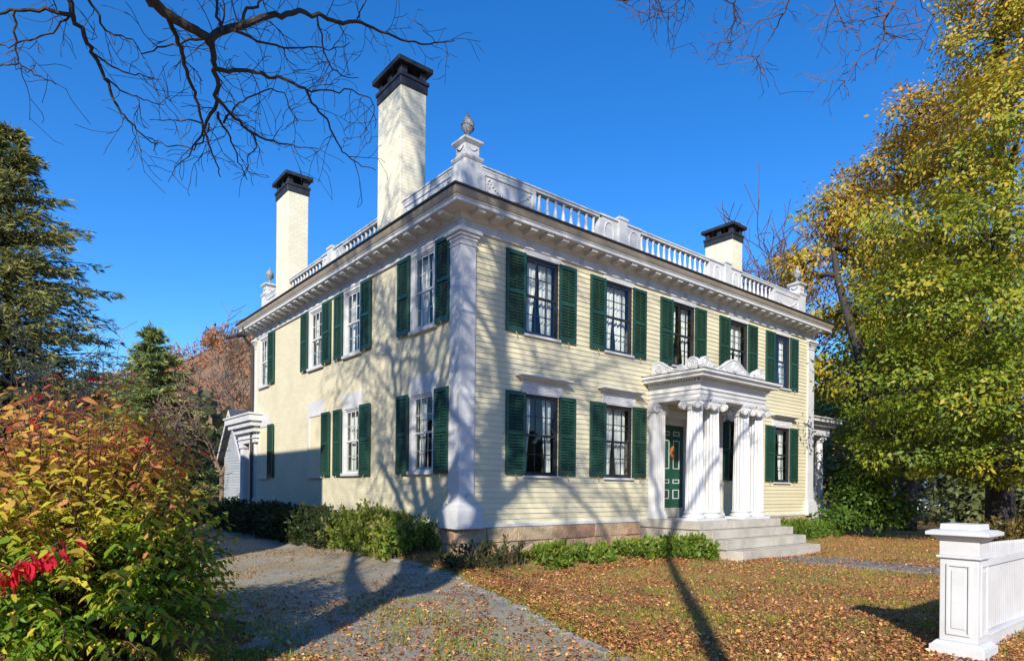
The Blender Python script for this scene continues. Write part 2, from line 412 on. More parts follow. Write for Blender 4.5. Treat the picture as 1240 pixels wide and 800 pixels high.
kb = MB(); pts = dens(DR, 220)
for i in range(len(pts) - 1):
    p, q = pts[i], pts[i + 1]; d = (q - p) / np.linalg.norm(q - p); nn = np.array([d[1], -d[0]])
    if rng.random() < .12: continue
    w0 = -.10 + rng.normal() * .012; w1 = .05 + rng.normal() * .02; h = .036 + rng.normal() * .007
    c0, c1 = p + d * .008, q - d * (.008 + .01 * rng.random())
    z0 = float(terrain(*p))
    kb.add([(*(c0 + nn * w0), z0 - .05), (*(c1 + nn * w0), z0 - .05), (*(c1 + nn * w1), z0 - .05), (*(c0 + nn * w1), z0 - .05),
            (*(c0 + nn * (w0 + .01)), z0 + h), (*(c1 + nn * (w0 + .01)), z0 + h), (*(c1 + nn * (w1 - .01)), z0 + h), (*(c0 + nn * (w1 - .01)), z0 + h)],
           [(0, 3, 2, 1), (4, 5, 6, 7), (0, 1, 5, 4), (1, 2, 6, 5), (2, 3, 7, 6), (3, 0, 4, 7)])
tag(kb.build('kerb', 'kerb_stone'), kind='structure')

pm = MB(); y = -2.65
while y > -8.0:
    l = .55 + rng.random() * .35
    for x0, x1 in ((6.35, 6.98), (7.01, 7.62)):
        j = lambda: rng.normal() * .02
        z = float(terrain(7, y)) + .030
        c = [(x0 + j(), y - .015 + j()), (x1 + j(), y - .015 + j()), (x1 + j(), y - l + .02), (x0 + j(), y - l + .02)]
        pm.add([(px, py, z - .08) for px, py in c] + [(px, py, z + .01 * rng.random()) for px, py in c],
               [(0, 1, 2, 3), (7, 6, 5, 4), (0, 4, 5, 1), (1, 5, 6, 2), (2, 6, 7, 3), (3, 7, 4, 0)])
    y -= l
tag(pm.build('path', 'flagstone'), kind='structure')

# ------------------------------------------------------------------ the house (z below is relative to eye height; E lifts it)
E = EYE
house = thing('house', 'pale yellow two storey house with green shutters, white balustrade and columned portico', 'house', (7, 6, .2))
FR = lambda u, o, z: (u, -o, z + E)           # facade coordinates: u along, o outwards, z relative to eye
LF = lambda u, o, z: (-o, u, z + E)
WU = [2.03, 4.43, 6.93, 9.51, 11.95]          # front upper windows
WG = [2.05, 4.46, 9.51, 11.98]
LW = [1.34, 4.66, 6.95, 11.26]
WH = .46                                       # half width of an opening
ZU0, ZU1, ZG0, ZG1 = 3.17, 4.78, .27, 1.94
front_open = [(u - WH, u + WH, ZU0, ZU1) for u in WU] + [(u - WH, u + WH, ZG0, ZG1) for u in WG] + [(6.12, 7.78, -.76, 2.02)]
LH = .40
left_open = [(u - LH, u + LH, 3.27, 4.82) for u in LW] + [(u - LH, u + LH, .34, 1.92) for u in LW[:2]]

def intervals(u0, u1, za, zb, opens):
    zc = (za + zb) / 2; seg = [(u0, u1)]
    for (a0, a1, z0, z1) in opens:
        if z0 - .001 <= zc <= z1 + .001:
            ns = []
            for (p, q) in seg:
                if a1 <= p or a0 >= q: ns.append((p, q)); continue
                if a0 > p: ns.append((p, a0))
                if a1 < q: ns.append((a1, q))
            seg = ns
    return seg

def clap(mb, u0, u1, z0, z1, opens, ex=.108, proud=.016):
    z = z0
    while z < z1 - .01:
        zt = min(z + ex, z1)
        w = rng.normal() * .0012; joints = list(np.cumsum(2.2 + 2.6 * rng.random(6)) + u0 - 2 * rng.random())
        cuts = sorted({z, zt} | {q for o in opens for q in (o[2], o[3]) if z < q < zt})
        for za, zb in zip(cuts[:-1], cuts[1:]):
            fa, fb = proud * (1 - (za - z) / ex) + .003, proud * (1 - (zb - z) / ex) + .003
            segs = []
            for (p, q) in intervals(u0, u1, za, zb, opens):
                jj = [v for v in joints if p + .15 < v < q - .15]; e_ = [p] + jj + [q]
                segs += [(e_[i_] + (.0015 if i_ else 0), e_[i_ + 1] - (.0015 if i_ < len(e_) - 2 else 0)) for i_ in range(len(e_) - 1)]
            for (p, q) in segs:
                w2 = w + rng.normal() * .0010
                if za == z: mb.add([(p, fa + w2, za), (q, fa + w2, za), (q, fb, zb), (p, fb, zb), (p, 0, za), (q, 0, za)], [(0, 1, 2, 3), (4, 5, 1, 0)])
                else: mb.add([(p, fa + w2, za), (q, fa + w2, za), (q, fb, zb), (p, fb, zb)], [(0, 1, 2, 3)])
        z += ex

def grid_wall(mb, u0, u1, z0, z1, opens, o=0.0, depth=.12):
    us = sorted({u0, u1} | {v for q in opens for v in q[:2]}); zs = sorted({z0, z1} | {v for q in opens for v in q[2:]})
    us = [u for u in us if u0 <= u <= u1]; zs = [z for z in zs if z0 <= z <= z1]
    for a0, a1 in zip(us[:-1], us[1:]):
        for b0, b1 in zip(zs[:-1], zs[1:]):
            uc, zc = (a0 + a1) / 2, (b0 + b1) / 2
            if any(q[0] < uc < q[1] and q[2] < zc < q[3] for q in opens): continue
            mb.add([(a0, o, b0), (a1, o, b0), (a1, o, b1), (a0, o, b1)], [(0, 1, 2, 3)])
    for (a0, a1, b0, b1) in opens:                    # reveals
        for pa, pb in (((a0, b0), (a1, b0)), ((a1, b0), (a1, b1)), ((a1, b1), (a0, b1)), ((a0, b1), (a0, b0))):
            mb.add([(pa[0], o, pa[1]), (pb[0], o, pb[1]), (pb[0], o - depth, pb[1]), (pa[0], o - depth, pa[1])], [(0, 1, 2, 3)])

mb = MB(FR); clap(mb, .0, 13.95, -.72, 5.0, front_open)
grid_wall(mb, 0, 13.95, -.76, 5.0, front_open, -.002, .02)
mb.build('clapboard_wall', 'yellow_clapboard', house)
mb = MB(LF); grid_wall(mb, 0, HY1, -.76, 5.0, left_open, 0, .14)
mb.build('brick_wall', 'painted_brick', house)
mb = MB(); mb.box(HX1 - .05, HX1, 0.01, HY1, -.76 + E, 5 + E); mb.box(0.01, HX1, HY1 - .05, HY1 - .003, -.76 + E, 5 + E)
mb.build('rear_wall', 'yellow_clapboard', house)
mb = MB()                                             # rooms behind the glass
mb.box(1.6, 13.2, 2.6, 2.68, -.7 + E, 4.95 + E); mb.box(2.4, 2.48, 2.69, 12.0, -.7 + E, 4.95 + E)
mb.box(.05, 13.85, .05, 12.2, 2.45 + E, 2.6 + E)
for xx in (3.25, 5.7, 8.2, 10.7): mb.box(xx, xx + .08, .30, 2.59, -.7 + E, 2.44 + E); mb.box(xx, xx + .08, .3, 2.59, 2.61 + E, 4.95 + E)
mb.build('partition', 'interior', house)
mb = MB(); mb.box(-.02, 13.97, -.03, .1, -1.6 + E, -.765 + E); mb.box(-.03, .09, .101, HY1, -1.6 + E, -.765 + E); mb.box(13.87, 13.97, .101, HY1, -1.6 + E, -.765 + E)
fnd = mb.build('foundation', 'brownstone', house, bevel=.012)
for fm, ulen in ((FR, 13.95), (LF, 12.3)):
    mb = MB(fm); z0 = -1.6
    while z0 < -.78:
        h_ = min(.22 + .10 * rng.random(), -.772 - z0)
        if -.772 - z0 - h_ < .12: h_ = -.772 - z0
        u = .02 if fm is FR else .12
        while u < ulen - .1:
            w_ = min(.35 + .75 * rng.random(), ulen - u); pr = .045 + .05 * rng.random()
            j = lambda k_=.012: rng.normal() * k_
            mb.add([(u + .006, .02, z0 + .006), (u + w_ - .006, .02, z0 + .006), (u + w_ - .006, .02, z0 + h_ - .004), (u + .006, .02, z0 + h_ - .004),
                    (u + .02 + j(), pr + j(), z0 + .02), (u + w_ * .5, pr + j(.02), z0 + .015), (u + w_ - .02 + j(), pr + j(), z0 + .02), (u + w_ - .02 + j(), pr + j(), z0 + h_ - .018), (u + w_ * .5, pr + j(.02), z0 + h_ - .014), (u + .02 + j(), pr + j(), z0 + h_ - .018)],
                   [(4, 5, 8, 9), (5, 6, 7, 8), (0, 1, 6, 5), (0, 5, 4), (1, 2, 7, 6), (2, 3, 8, 7), (3, 9, 8), (3, 0, 4, 9)])
            u += w_
        z0 += h_
    mb.build('stone_facing', 'fieldstone', fnd)
mb = MB()
mb.box(.0, 13.95, -.05, -.001, -.765 + E, -.70 + E); mb.box(-.03, -.001, .0, HY1, -.765 + E, -.715 + E)
mb.build('water_table', 'white_paint', house, bevel=.006)

# corner pilasters
def pilaster(x0, x1, y0, y1, px0, px1, py0, py1):
    m = MB()
    m.box(x0, x1, y0, y1, -.38 + E, 4.66 + E)
    m.box(px0 + .0, px1 - .0, py0, py1, -.775 + E, -.42 + E)
    m.box(px0 + .03, px1 - .03, py0 + .03, py1 - .03, -.42 + E, -.34 + E)
    m.box(px0 + .06, px1 - .06, py0 + .06, py1 - .06, -.34 + E, -.30 + E)
    for k, (a_, b0, b1) in enumerate(((.02, 4.60, 4.64), (.02, 4.70, 4.76), (.05, 4.76, 4.82), (.09, 4.82, 4.895))):
        m.box(x0 - a_, x1 + a_, y0 - a_, y1 + a_, b0 + E, b1 + E)
    m.box(x0, x1, y0, y1, 4.66 + E, 4.70 + E)
    return m.build('corner_pilaster', 'white_paint', house, bevel=.006)
pilaster(-.05, .30, -.05, .33, -.15, .46, -.15, .48)
pilaster(13.58, 13.99, -.05, .33, 13.46, 14.10, -.15, .48)
pilaster(-.04, .3, 12.08, 12.34, -.10, .36, 12.02, 12.40)
mb = MB(); mb.box(.06, .17, -.066, -.049, -.215 + E, -.085 + E); pq = mb.build('plaque', 'white_paint', house)
mb = MB()
for k in range(3): mb.box(.075, .155 - .02 * (k == 2), -.0695, -.0662, -.12 - .03 * k + E, -.112 - .03 * k + E)
mb.build('plaque_line', 'metal_grey', pq)

# cornice: profile swept round the eaves
def sweep(prof, x0, x1, y0, y1, name, mat, parent, **kw):
    """prof: closed list of (o, z); mitred round the rectangle"""
    m = MB(); n = len(prof); vs = []
    for sx, sy in ((0, 0), (1, 0), (1, 1), (0, 1)):
        for (o, z) in prof: vs.append(((x1 + o) if sx else (x0 - o), (y1 + o) if sy else (y0 - o), z + E))
    fs = []
    for c in range(4):
        for i in range(n):
            j = (i + 1) % n; d = (c + 1) % 4; fs.append((c * n + i, d * n + i, d * n + j, c * n + j))
    m.add(vs, fs); return m.build(name, mat, parent, **kw)
corn = sweep([(-.1, 4.9), (.035, 4.9), (.05, 4.905), (.05, 4.935), (.035, 4.94), (.035, 5.08), (.06, 5.09), (.09, 5.12), (.10, 5.15), (.12, 5.20), (.40, 5.21), (.40, 5.275), (.42, 5.285), (.42, 5.30), (-.1, 5.301)], 0, HX1, 0, HY1, 'cornice', 'white_paint', house)
sweep([(.2, 5.303), (.425, 5.303), (.44, 5.32), (.46, 5.36), (.475, 5.40), (.48, 5.43), (.2, 5.43)], 0, HX1, 0, HY1, 'crown_moulding', 'tan_moulding', corn)  # crown moulding coloured tan against the white cornice
sweep([(.30, 5.432), (.50, 5.432), (.515, 5.44), (.515, 5.468), (.30, 5.472)], 0, HX1, 0, HY1, 'gutter_edge', 'gutter_metal', corn)
mod_me = None
def place(me, name, mat, parent, loc, rz=0, **kw):
    o = link(name, me, mat, parent, loc, **kw); o.rotation_euler = (0, 0, rz); return o
def mesh_of(mb, name):
    me = bpy.data.meshes.new(name); me.from_pydata(mb.v, [], mb.f); me.update(); return me
m = MB()                                             # modillion, local: x along, -y outward, z down from the soffit
m.box(-.085, .085, -.36, -.10, -.055, 0); m.box(-.10, .10, -.375, -.10, -.018, -.001)
m.add([(-.085, -.34, -.055), (.085, -.34, -.055), (.085, -.12, -.055), (-.085, -.12, -.055), (-.085, -.30, -.075), (.085, -.30, -.075), (.085, -.12, -.095), (-.085, -.12, -.095)],
      [(0, 1, 5, 4), (1, 2, 6, 5), (2, 3, 7, 6), (3, 0, 4, 7), (4, 5, 6, 7)])
mod_me = mesh_of(m, 'modillion')
nf = 32
for i in range(nf): place(mod_me, 'modillion', 'white_paint', corn, (.20 + i * (13.55 / (nf - 1)), 0, 5.207 + E))
nl = 28
for i in range(nl): place(mod_me, 'modillion', 'white_paint', corn, (0, .2 + i * (11.9 / (nl - 1)), 5.207 + E), RAD(-90))
fl = MB()                                            # fluted blocks on the frieze
for k in range(5): fl.box(-.075 + k * .0335, -.060 + k * .0335, -.046, -.034, -.065, .065)
fl.box(-.012, .012, -.062, -.05, -.102, -.08)
fme = mesh_of(fl, 'frieze_block')
for i in range(19): place(fme, 'frieze_block', 'white_paint', corn, (.12 + i * (13.7 / 18), 0, 5.01 + E))
for i in range(17): place(fme, 'frieze_block', 'white_paint', corn, (0, .12 + i * (12.0 / 16), 5.01 + E), RAD(-90))

# roof behind the balustrade
mb = MB(); a0 = .45
mb.add([(-a0, -a0, 5.44 + E), (HX1 + a0, -a0, 5.44 + E), (HX1 + a0, HY1 + a0, 5.44 + E), (-a0, HY1 + a0, 5.44 + E), (4.5, 5.5, 6.2 + E), (9.5, 5.5, 6.2 + E), (9.5, 6.8, 6.2 + E), (4.5, 6.8, 6.2 + E)],
       [(0, 1, 5, 4), (1, 2, 6, 5), (2, 3, 7, 6), (3, 0, 4, 7), (4, 5, 6, 7)])
roof = mb.build('roof', 'dark_roof', house)

# balustrade
BO = -.15                                            # outwards offset (set back from the wall face)
bal = None
RZ0, RZ1 = 5.50, 6.33
bal = sweep([(BO - .16, 5.44), (BO, 5.44), (BO, RZ0 + .08), (BO - .16, RZ0 + .08)], 0, HX1, 0, HY1, 'balustrade', 'weathered_white', house, bevel=.006)
def rails(fm, u0, u1):
    mb = MB(fm); mb.box(u0, u1, BO - .16, BO, RZ1 - .075, RZ1 - .02); mb.box(u0, u1, BO - .18, BO + .02, RZ1 - .02, RZ1 + .015)
    mb.build('top_rail', 'weathered_white', bal, bevel=.006)
    mb = MB(fm); mb.box(u0, u1, BO - .15, BO - .01, RZ0 + .081, RZ0 + .17); mb.build('bottom_rail', 'weathered_white', bal, bevel=.006)
for (u0, u1) in ((.56, 4.0), (5.40, 8.30), (9.90, 13.39)): rails(FR, u0, u1)
for (u0, u1) in ((.56, 2.57), (3.66, 5.66), (6.98, 9.54), (10.58, 11.75)): rails(LF, u0, u1)
bm_ = MB(); hb = RZ1 - .075 - (RZ0 + .17)
prof = [(.045, 0), (.045, .03), (.03, .04), (.034, .06), (.052, .12), (.056, .17), (.048, .24), (.034, .34), (.027, .42), (.026, .47), (.036, .49), (.036, .505), (.028, .52), (.045, .535), (.045, hb)]
bm_.lathe([(r, z * hb / .58 if z < hb else z) for r, z in prof], 0, 0, 12)
bme = mesh_of(bm_, 'baluster'); bme.polygons.foreach_set('use_smooth', [True] * len(bme.polygons))
def balusters(fm, u0, u1, n):
    for i in range(n):
        u = u0 + (i + .5) * (u1 - u0) / n
        link('baluster', bme, 'weathered_white', bal, fm(u, BO - .08, RZ0 + .17))
balusters(FR, 2.02, 3.92, 8); balusters(FR, 5.40, 8.30, 13); balusters(FR, 9.92, 11.74, 8)
balusters(LF, 3.70, 5.66, 9); balusters(LF, 6.98, 9.50, 11)
def swag_panel(fm, u0, u1):
    m = MB(fm)
    m.box(u0, u1, BO - .13, BO - .03, RZ0 + .171, RZ1 - .076)
    for a_, b0, c_, d_ in ((u0, u0 + .09, RZ0 + .171, RZ1 - .076), (u1 - .09, u1, RZ0 + .171, RZ1 - .076)): m.box(a_, b0, BO - .03, BO - .008, c_, d_)
    m.box(u0 + .09, u1 - .09, BO - .03, BO - .008, RZ1 - .15, RZ1 - .076); m.box(u0 + .09, u1 - .09, BO - .03, BO - .008, RZ0 + .171, RZ0 + .23)
    w = u1 - u0; k = int(w / .075)
    for i in range(k + 1):                            # garland of leaves and berries
        t = i / k; uu = u0 + .18 + t * (w - .36); z = RZ1 - .22 - .26 * (1 - (2 * t - 1) ** 2)
        r = .017 + .016 * (1 - (2 * t - 1) ** 2) + .006 * rng.random()
        m.lathe([(.2 * r, z - r), (.8 * r, z - .6 * r), (r, z), (.8 * r, z + .6 * r), (.2 * r, z + r)], uu, BO - .025, 7)
    for uu in (u0 + .18, u1 - .18):
        for q in range(4):
            r = .026 - .003 * q; z = RZ1 - .21 - q * .075
            m.lathe([(.2 * r, z - r), (r, z), (.2 * r, z + r)], uu + .02 * (-1) ** q, BO - .025, 7)
    m.build('swag_panel', 'weathered_white', bal)
swag_panel(FR, .56, 1.99); swag_panel(FR, 11.77, 13.39); swag_panel(LF, .56, 2.57); swag_panel(LF, 10.60, 11.75)
def oval_block(fm, u0, u1, up):
    m = MB(fm)
    m.box(u0, u1, BO - .16, BO, 5.44, RZ1 - .021); m.box(u0 - .02, u1 + .02, BO - .18, BO + .03, RZ1 - .021, RZ1 + .025)
    m.box(up - .15, up + .15, BO + .001, BO + .05, 5.44, RZ1 + .04); m.box(up - .17, up + .17, BO - .19, BO + .07, RZ1 + .04, RZ1 + .10); m.box(up - .11, up + .11, BO - .15, BO + .03, RZ1 + .10, RZ1 + .13)
    for c in ((u0 + up - .15) / 2, (u1 + up + .15) / 2):
        w = min(.155, (up - .15 - u0) / 2 - .03)
        a = np.linspace(0, 2 * np.pi, 25)
        pts = np.stack([c + w * np.cos(a), np.full(25, BO + .004), (RZ0 + RZ1) / 2 + .05 + .25 * np.sin(a)], 1)
        m.tube(pts, [.017] * 25, 6)
        a = a[:-1]; n = 24
        m.add([(c + (w - .05) * math.cos(t), BO + .012, (RZ0 + RZ1) / 2 + .05 + .20 * math.sin(t)) for t in a], [tuple(range(n))])
    m.build('oval_block', 'weathered_white', bal, bevel=.004)
oval_block(FR, 3.93, 5.39, 4.70); oval_block(FR, 8.31, 9.89, 9.16); oval_block(LF, 5.67, 6.97, 6.40)
def pedestal(cx, cy):
    m = MB()
    m.tbox(cx, cy, 5.44 + E, RZ1 + .05 + E, .20, .20); m.tbox(cx, cy, RZ1 + .05 + E, RZ1 + .09 + E, .21, .235); m.tbox(cx, cy, RZ1 + .09 + E, RZ1 + .13 + E, .235, .235); m.tbox(cx, cy, RZ1 + .13 + E, RZ1 + .17 + E, .22, .17)
    m.tbox(cx, cy, RZ1 + .17 + E, RZ1 + .37 + E, .165, .165); m.tbox(cx, cy, RZ1 + .37 + E, RZ1 + .42 + E, .175, .23); m.tbox(cx, cy, RZ1 + .42 + E, RZ1 + .46 + E, .23, .23); m.tbox(cx, cy, RZ1 + .46 + E, RZ1 + .53 + E, .20, .07)
    p = m.build('pedestal', 'weathered_white', bal, bevel=.005)
    u = MB(); z0 = RZ1 + .53 + E
    pr = [(.06, 0), (.06, .02), (.03, .035), (.022, .07), (.03, .085), (.05, .10), (.085, .135), (.112, .18), (.120, .23), (.112, .275), (.085, .31), (.065, .325), (.07, .335), (.05, .35), (.035, .375), (.028, .385), (.034, .40), (.022, .42), (.004, .46)]
    u.lathe([(r * 1.08, z0 + z * 1.2) for r, z in pr], cx, cy, 30, (10, .12))
    for q in range(40):
        t = q * 2.4; zz_ = .17 + .13 * ((q * .618) % 1); rr = .118; e_ = .017
        u.lathe([(.3 * e_, z0 + zz_ * 1.2 - e_), (e_, z0 + zz_ * 1.2), (.3 * e_, z0 + zz_ * 1.2 + e_)], cx + rr * math.cos(t), cy + rr * math.sin(t), 5)
    for q in range(4):
        t = q * math.pi / 2; px_, py_ = (math.cos(t), math.sin(t)); w_ = MB(lambda a, o, z, px_=px_, py_=py_: (cx + px_ * o - py_ * a, cy + py_ * o + px_ * a, z + E))
        pts = [(-.11 + .22 * k_ / 8, .166, RZ1 + .32 - .07 * (1 - (k_ / 4 - 1) ** 2)) for k_ in range(9)]; w_.tube(pts, [.016] * 9, 5); u.v, n0 = u.v, len(u.v)
        u.v += w_.v; u.f += [tuple(i_ + n0 for i_ in f_) for f_ in w_.f]; u.build('urn', 'urn_grey', p, smooth=True)
for q in ((.36, .36), (13.59, .36), (.36, 11.95)): pedestal(*q)
mb = MB(); mb.box(13.55, 13.75, .6, 12.1, 5.44 + E, RZ1 + E); mb.box(.56, 13.5, 11.86, 12.06, 5.44 + E, RZ1 - .01 + E); mb.build('rear_parapet', 'weathered_white', bal)

def chimney(x0, x1, y0, y1, zt):
    m = MB(); m.box(x0, x1, y0, y1, 5.0 + E, zt + E); ch = m.build('chimney', 'chimney_brick', house, bevel=.012)
    c = MB(); z = zt + E
    c.box(x0 - .03, x1 + .03, y0 - .03, y1 + .03, z - .01, z + .17); c.box(x0 - .055, x1 + .055, y0 - .055, y1 + .055, z + .171, z + .25)
    w, l = x1 - x0, y1 - y0
    for px in (x0, x1 - .16):
        for py in (y0, (y0 + y1) / 2 - .08, y1 - .16): c.box(px, px + .16, py, py + .16, z + .2505, z + .45)
    o = .115
    c.box(x0 - o, x1 + o, y0 - o, y1 + o, z + .4505, z + .55)
    c.add([(x0 - o, y0 - o, z + .551), (x1 + o, y0 - o, z + .551), (x1 + o, y1 + o, z + .551), (x0 - o, y1 + o, z + .551), (x0 + .1, y0 + .1, z + .66), (x1 - .1, y0 + .1, z + .66), (x1 - .1, y1 - .1, z + .66), (x0 + .1, y1 - .1, z + .66)],
          [(0, 1, 5, 4), (1, 2, 6, 5), (2, 3, 7, 6), (3, 0, 4, 7), (4, 5, 6, 7)])
    c.build('chimney_cap', 'black_cap', ch, bevel=.01)
chimney(.10, .75, 2.58, 3.65, 8.95); chimney(.10, .74, 9.55, 10.57, 9.08); chimney(13.2, 13.85, 2.5, 3.6, 8.85)

# ------------------------------------------------------------------ windows and shutters
def win_meshes(w, h, frame_mat, casing, cap, open_=.26):
    """local: x along, -y outwards, z up from the opening's bottom; w half width"""
    out = []
    f = MB()                                         # fixed frame
    t = .035
    f.box(-w, -w + t, -.012, .06, 0, h); f.box(w - t, w, -.012, .06, 0, h); f.box(-w + t, w - t, -.012, .06, h - t, h); f.box(-w + t, w - t, -.012, .06, 0, t)
    s = MB(); wi = w - t                              # two sashes
    mid = h * .5
    for (z0, z1, y0) in ((t, mid + .02, .035), (mid - .02, h - t, .012)):
        st = .035
        s.box(-wi, -wi + st, y0, y0 + .02, z0, z1); s.box(wi - st, wi, y0, y0 + .02, z0, z1)
        s.box(-wi + st, wi - st, y0, y0 + .02, z0, z0 + .045); s.box(-wi + st, wi - st, y0, y0 + .02, z1 - .045, z1)
        for k in (1, 2):
            x = -wi + 2 * wi * k / 3; s.box(x - .010, x + .010, y0 + .002, y0 + .018, z0 + .046, z1 - .046)
        zc = (z0 + z1) / 2; s.box(-wi + st, wi - st, y0 + .004, y0 + .016, zc - .010, zc + .010)
    g = MB(); g.add([(-wi + .001, .0265, t + .001), (wi - .001, .0265, t + .001), (wi - .001, .0265, h - t - .001), (-wi + .001, .0265, h - t - .001)], [(0, 1, 2, 3)])
    cu = MB()
    for sg in (-1, 1):                                # two curtains, gathered to the sides
        n = 22; rows = 8; vs = []
        for j in range(rows + 1):
            z = .03 + (h - .08) * j / rows; tt = j / rows
            inner = open_ + (.24 if sg > 0 else .30) * (1 - tt) ** 1.3 + .03 * math.sin(tt * 9 + sg)
            for i in range(n + 1):
                q = i / n; x = sg * (wi - (wi - inner * wi) * q)
                vs.append((x, .16 + .025 * math.sin(q * 19 + sg) * (1 - .5 * tt) + .01 * math.sin(q * 41), z))
        cu.add(vs, [(j * (n + 1) + i, j * (n + 1) + i + 1, (j + 1) * (n + 1) + i + 1, (j + 1) * (n + 1) + i) for j in range(rows) for i in range(n)])
    out = [('window_sash', mesh_of(s, 'window_sash'), frame_mat), ('pane', mesh_of(g, 'pane'), 'window_glass'), ('curtain', mesh_of(cu, 'curtain'), 'curtain')]
    base = ('window', mesh_of(f, 'window'), frame_mat)
    if casing == 'front':
        sl = MB(); sl.box(-w - .05, w + .05, -.07, -.013, -.045, -.001); out.append(('sill', mesh_of(sl, 'sill'), 'white_paint'))
        if not cap:
            hd = MB(); hd.box(-w - .06, w + .06, -.04, -.004, h + .001, h + .10); out.append(('head_board', mesh_of(hd, 'head_board'), 'white_paint'))
    else:
        c = MB(); k = .10
        c.box(-w - k, -w, -.035, .02, -.0, h + .08); c.box(w, w + k, -.035, .02, 0, h + .08); c.box(-w, w, -.035, .02, h, h + .08)
        out.append(('casing', mesh_of(c, 'casing'), 'white_paint'))
        sl = MB(); sl.box(-w - k - .02, w + k + .02, -.08, .02, -.07, -.001); out.append(('sill', mesh_of(sl, 'sill'), 'white_paint'))
    if cap == 'hood':
        hd = MB(); z = h + .005
        hd.box(-.57, .57, -.05, -.004, z, z + .265)
        hd.box(-.51, .51, -.06, -.0505, z + .03, z + .04); hd.box(-.51, .51, -.06, -.0505, z + .215, z + .225)
        hd.box(-.51, -.50, -.06, -.0505, z + .04, z + .215); hd.box(.50, .51, -.06, -.0505, z + .04, z + .215)
        for i in range(13):
            t_ = i / 12; x = -.36 + .72 * t_; zz_ = z + .165 - .075 * (1 - (2 * t_ - 1) ** 2); r = .018
            hd.lathe([(.3 * r, zz_ - r), (r, zz_), (.3 * r, zz_ + r)], x, -.052, 6)
        for x in (-.42, .42):
            for q in range(3): hd.lathe([(.004, z + .10 + .035 * q), (.016, z + .118 + .035 * q), (.004, z + .136 + .035 * q)], x, -.052, 6)
        hd.box(-.60, .60, -.10, -.004, z + .266, z + .295); hd.box(-.66, .66, -.16, -.004, z + .2955, z + .33); hd.box(-.73, .73, -.22, -.004, z + .3305, z + .355)
        out.append(('hood', mesh_of(hd, 'hood'), 'white_paint'))
    if cap == 'lintel':
        hd = MB(); hd.prism([(-.50, h + .082), (.50, h + .082), (.60, h + .40), (-.60, h + .40)], -.016, .03)
        out.append(('lintel', mesh_of(hd, 'lintel'), 'white_paint'))
    return base, out
def put_window(kit, loc, rz):
    (bn, bme, bmat), subs = kit
    w = place(bme, bn, bmat, house, loc, rz)
    for n, me, mt in subs:
        o = link(n, me, mt, w, loc); o.location = (0, 0, 0)
def shutter_mesh(w, h):
    m = MB(); st = .062; t0, t1 = -.038, 0.0
    m.box(-w, -w + st, t0, t1, 0, h); m.box(w - st, w, t0, t1, 0, h)
    mid = h * .5
    for z0, z1 in ((0, .09), (mid - .035, mid + .035), (h - .08, h)): m.box(-w + st, w - st, t0 + .002, t1 - .002, z0, z1)
    for za, zb in ((.09, mid - .035), (mid + .035, h - .08)):
        n = int((zb - za) / .058)
        for i in range(n):
            z = za + (i + .5) * (zb - za) / n
            m.add([(-w + st, -.037, z - .026), (w - st, -.037, z - .026), (w - st, -.002, z + .030), (-w + st, -.002, z + .030),
                   (-w + st, -.037, z - .034), (w - st, -.037, z - .034), (w - st, -.002, z + .022), (-w + st, -.002, z + .022)],
                  [(0, 1, 2, 3), (7, 6, 5, 4), (0, 4, 5, 1), (2, 6, 7, 3)])
        m.box(-.006, .006, -.050, -.038, za + .03, zb - .03)
    return mesh_of(m, 'shutter')
hk = MB(); hk.tube([(0, -.02, .01), (0, -.05, -.02), (.01, -.055, -.06), (0, -.045, -.09)], [.009, .010, .009, .006], 6)
hook_me = mesh_of(hk, 'shutter_hook')
def put_shutter(me, loc, rz, tilt=0):
    s_ = place(me, 'shutter', 'green_shutter', house, loc, rz + tilt)
    o = link('shutter_hook', hook_me, 'brass', s_, loc); o.location = (0, 0, 0)
kitU = [win_meshes(WH, ZU1 - ZU0, 'black_sash', 'front', None, q) for q in (.10, .02, .28)]
kitG = [win_meshes(WH, ZG1 - ZG0, 'black_sash', 'front', 'hood', q) for q in (.40, .06, .20)]
kitLU = [win_meshes(LH, 4.82 - 3.27, 'white_paint', 'left', None, q) for q in (.02, .3, .45)]
kitLG = [win_meshes(LH, 1.92 - .34, 'white_paint', 'left', 'lintel', q) for q in (.22, .05)]
shU = shutter_mesh(.25, 1.64); shG = shutter_mesh(.25, 1.68)
SO = .022                                            # shutters stand just off the wall
for i, u in enumerate(WU):
    put_window(kitU[(0, 1, 2, 1, 2)[i]], (u, 0, ZU0 + E), 0)
    for sg in (-1, 1): put_shutter(shU, (u + sg * (WH + .265), -SO, 3.155 + E), 0, sg * RAD(1.0) + rng.normal() * .01)
for i, u in enumerate(WG):
    put_window(kitG[(0, 1, 2, 2)[i]], (u, 0, ZG0 + E), 0)
    for sg in (-1, 1): put_shutter(shG, (u + sg * (WH + .265), -SO, .285 + E), 0, sg * RAD(1.0) + rng.normal() * .01)
for i, u in enumerate(LW):
    put_window(kitLU[i % 3], (0, u, 3.27 + E), RAD(-90))
    for sg in (-1, 1):
        if i == 3 and sg == 1: continue
        put_shutter(shU, (-SO - .02, u + sg * (LH + .37), 3.25 + E), RAD(-90), rng.normal() * .012 - sg * .02)
for i, u in enumerate(LW[:2]):
    put_window(kitLG[i], (0, u, .34 + E), RAD(-90))
    for sg in (-1, 1): put_shutter(shG, (-SO - .02, u + sg * (LH + .37), .28 + E), RAD(-90), rng.normal() * .012 - sg * .02)
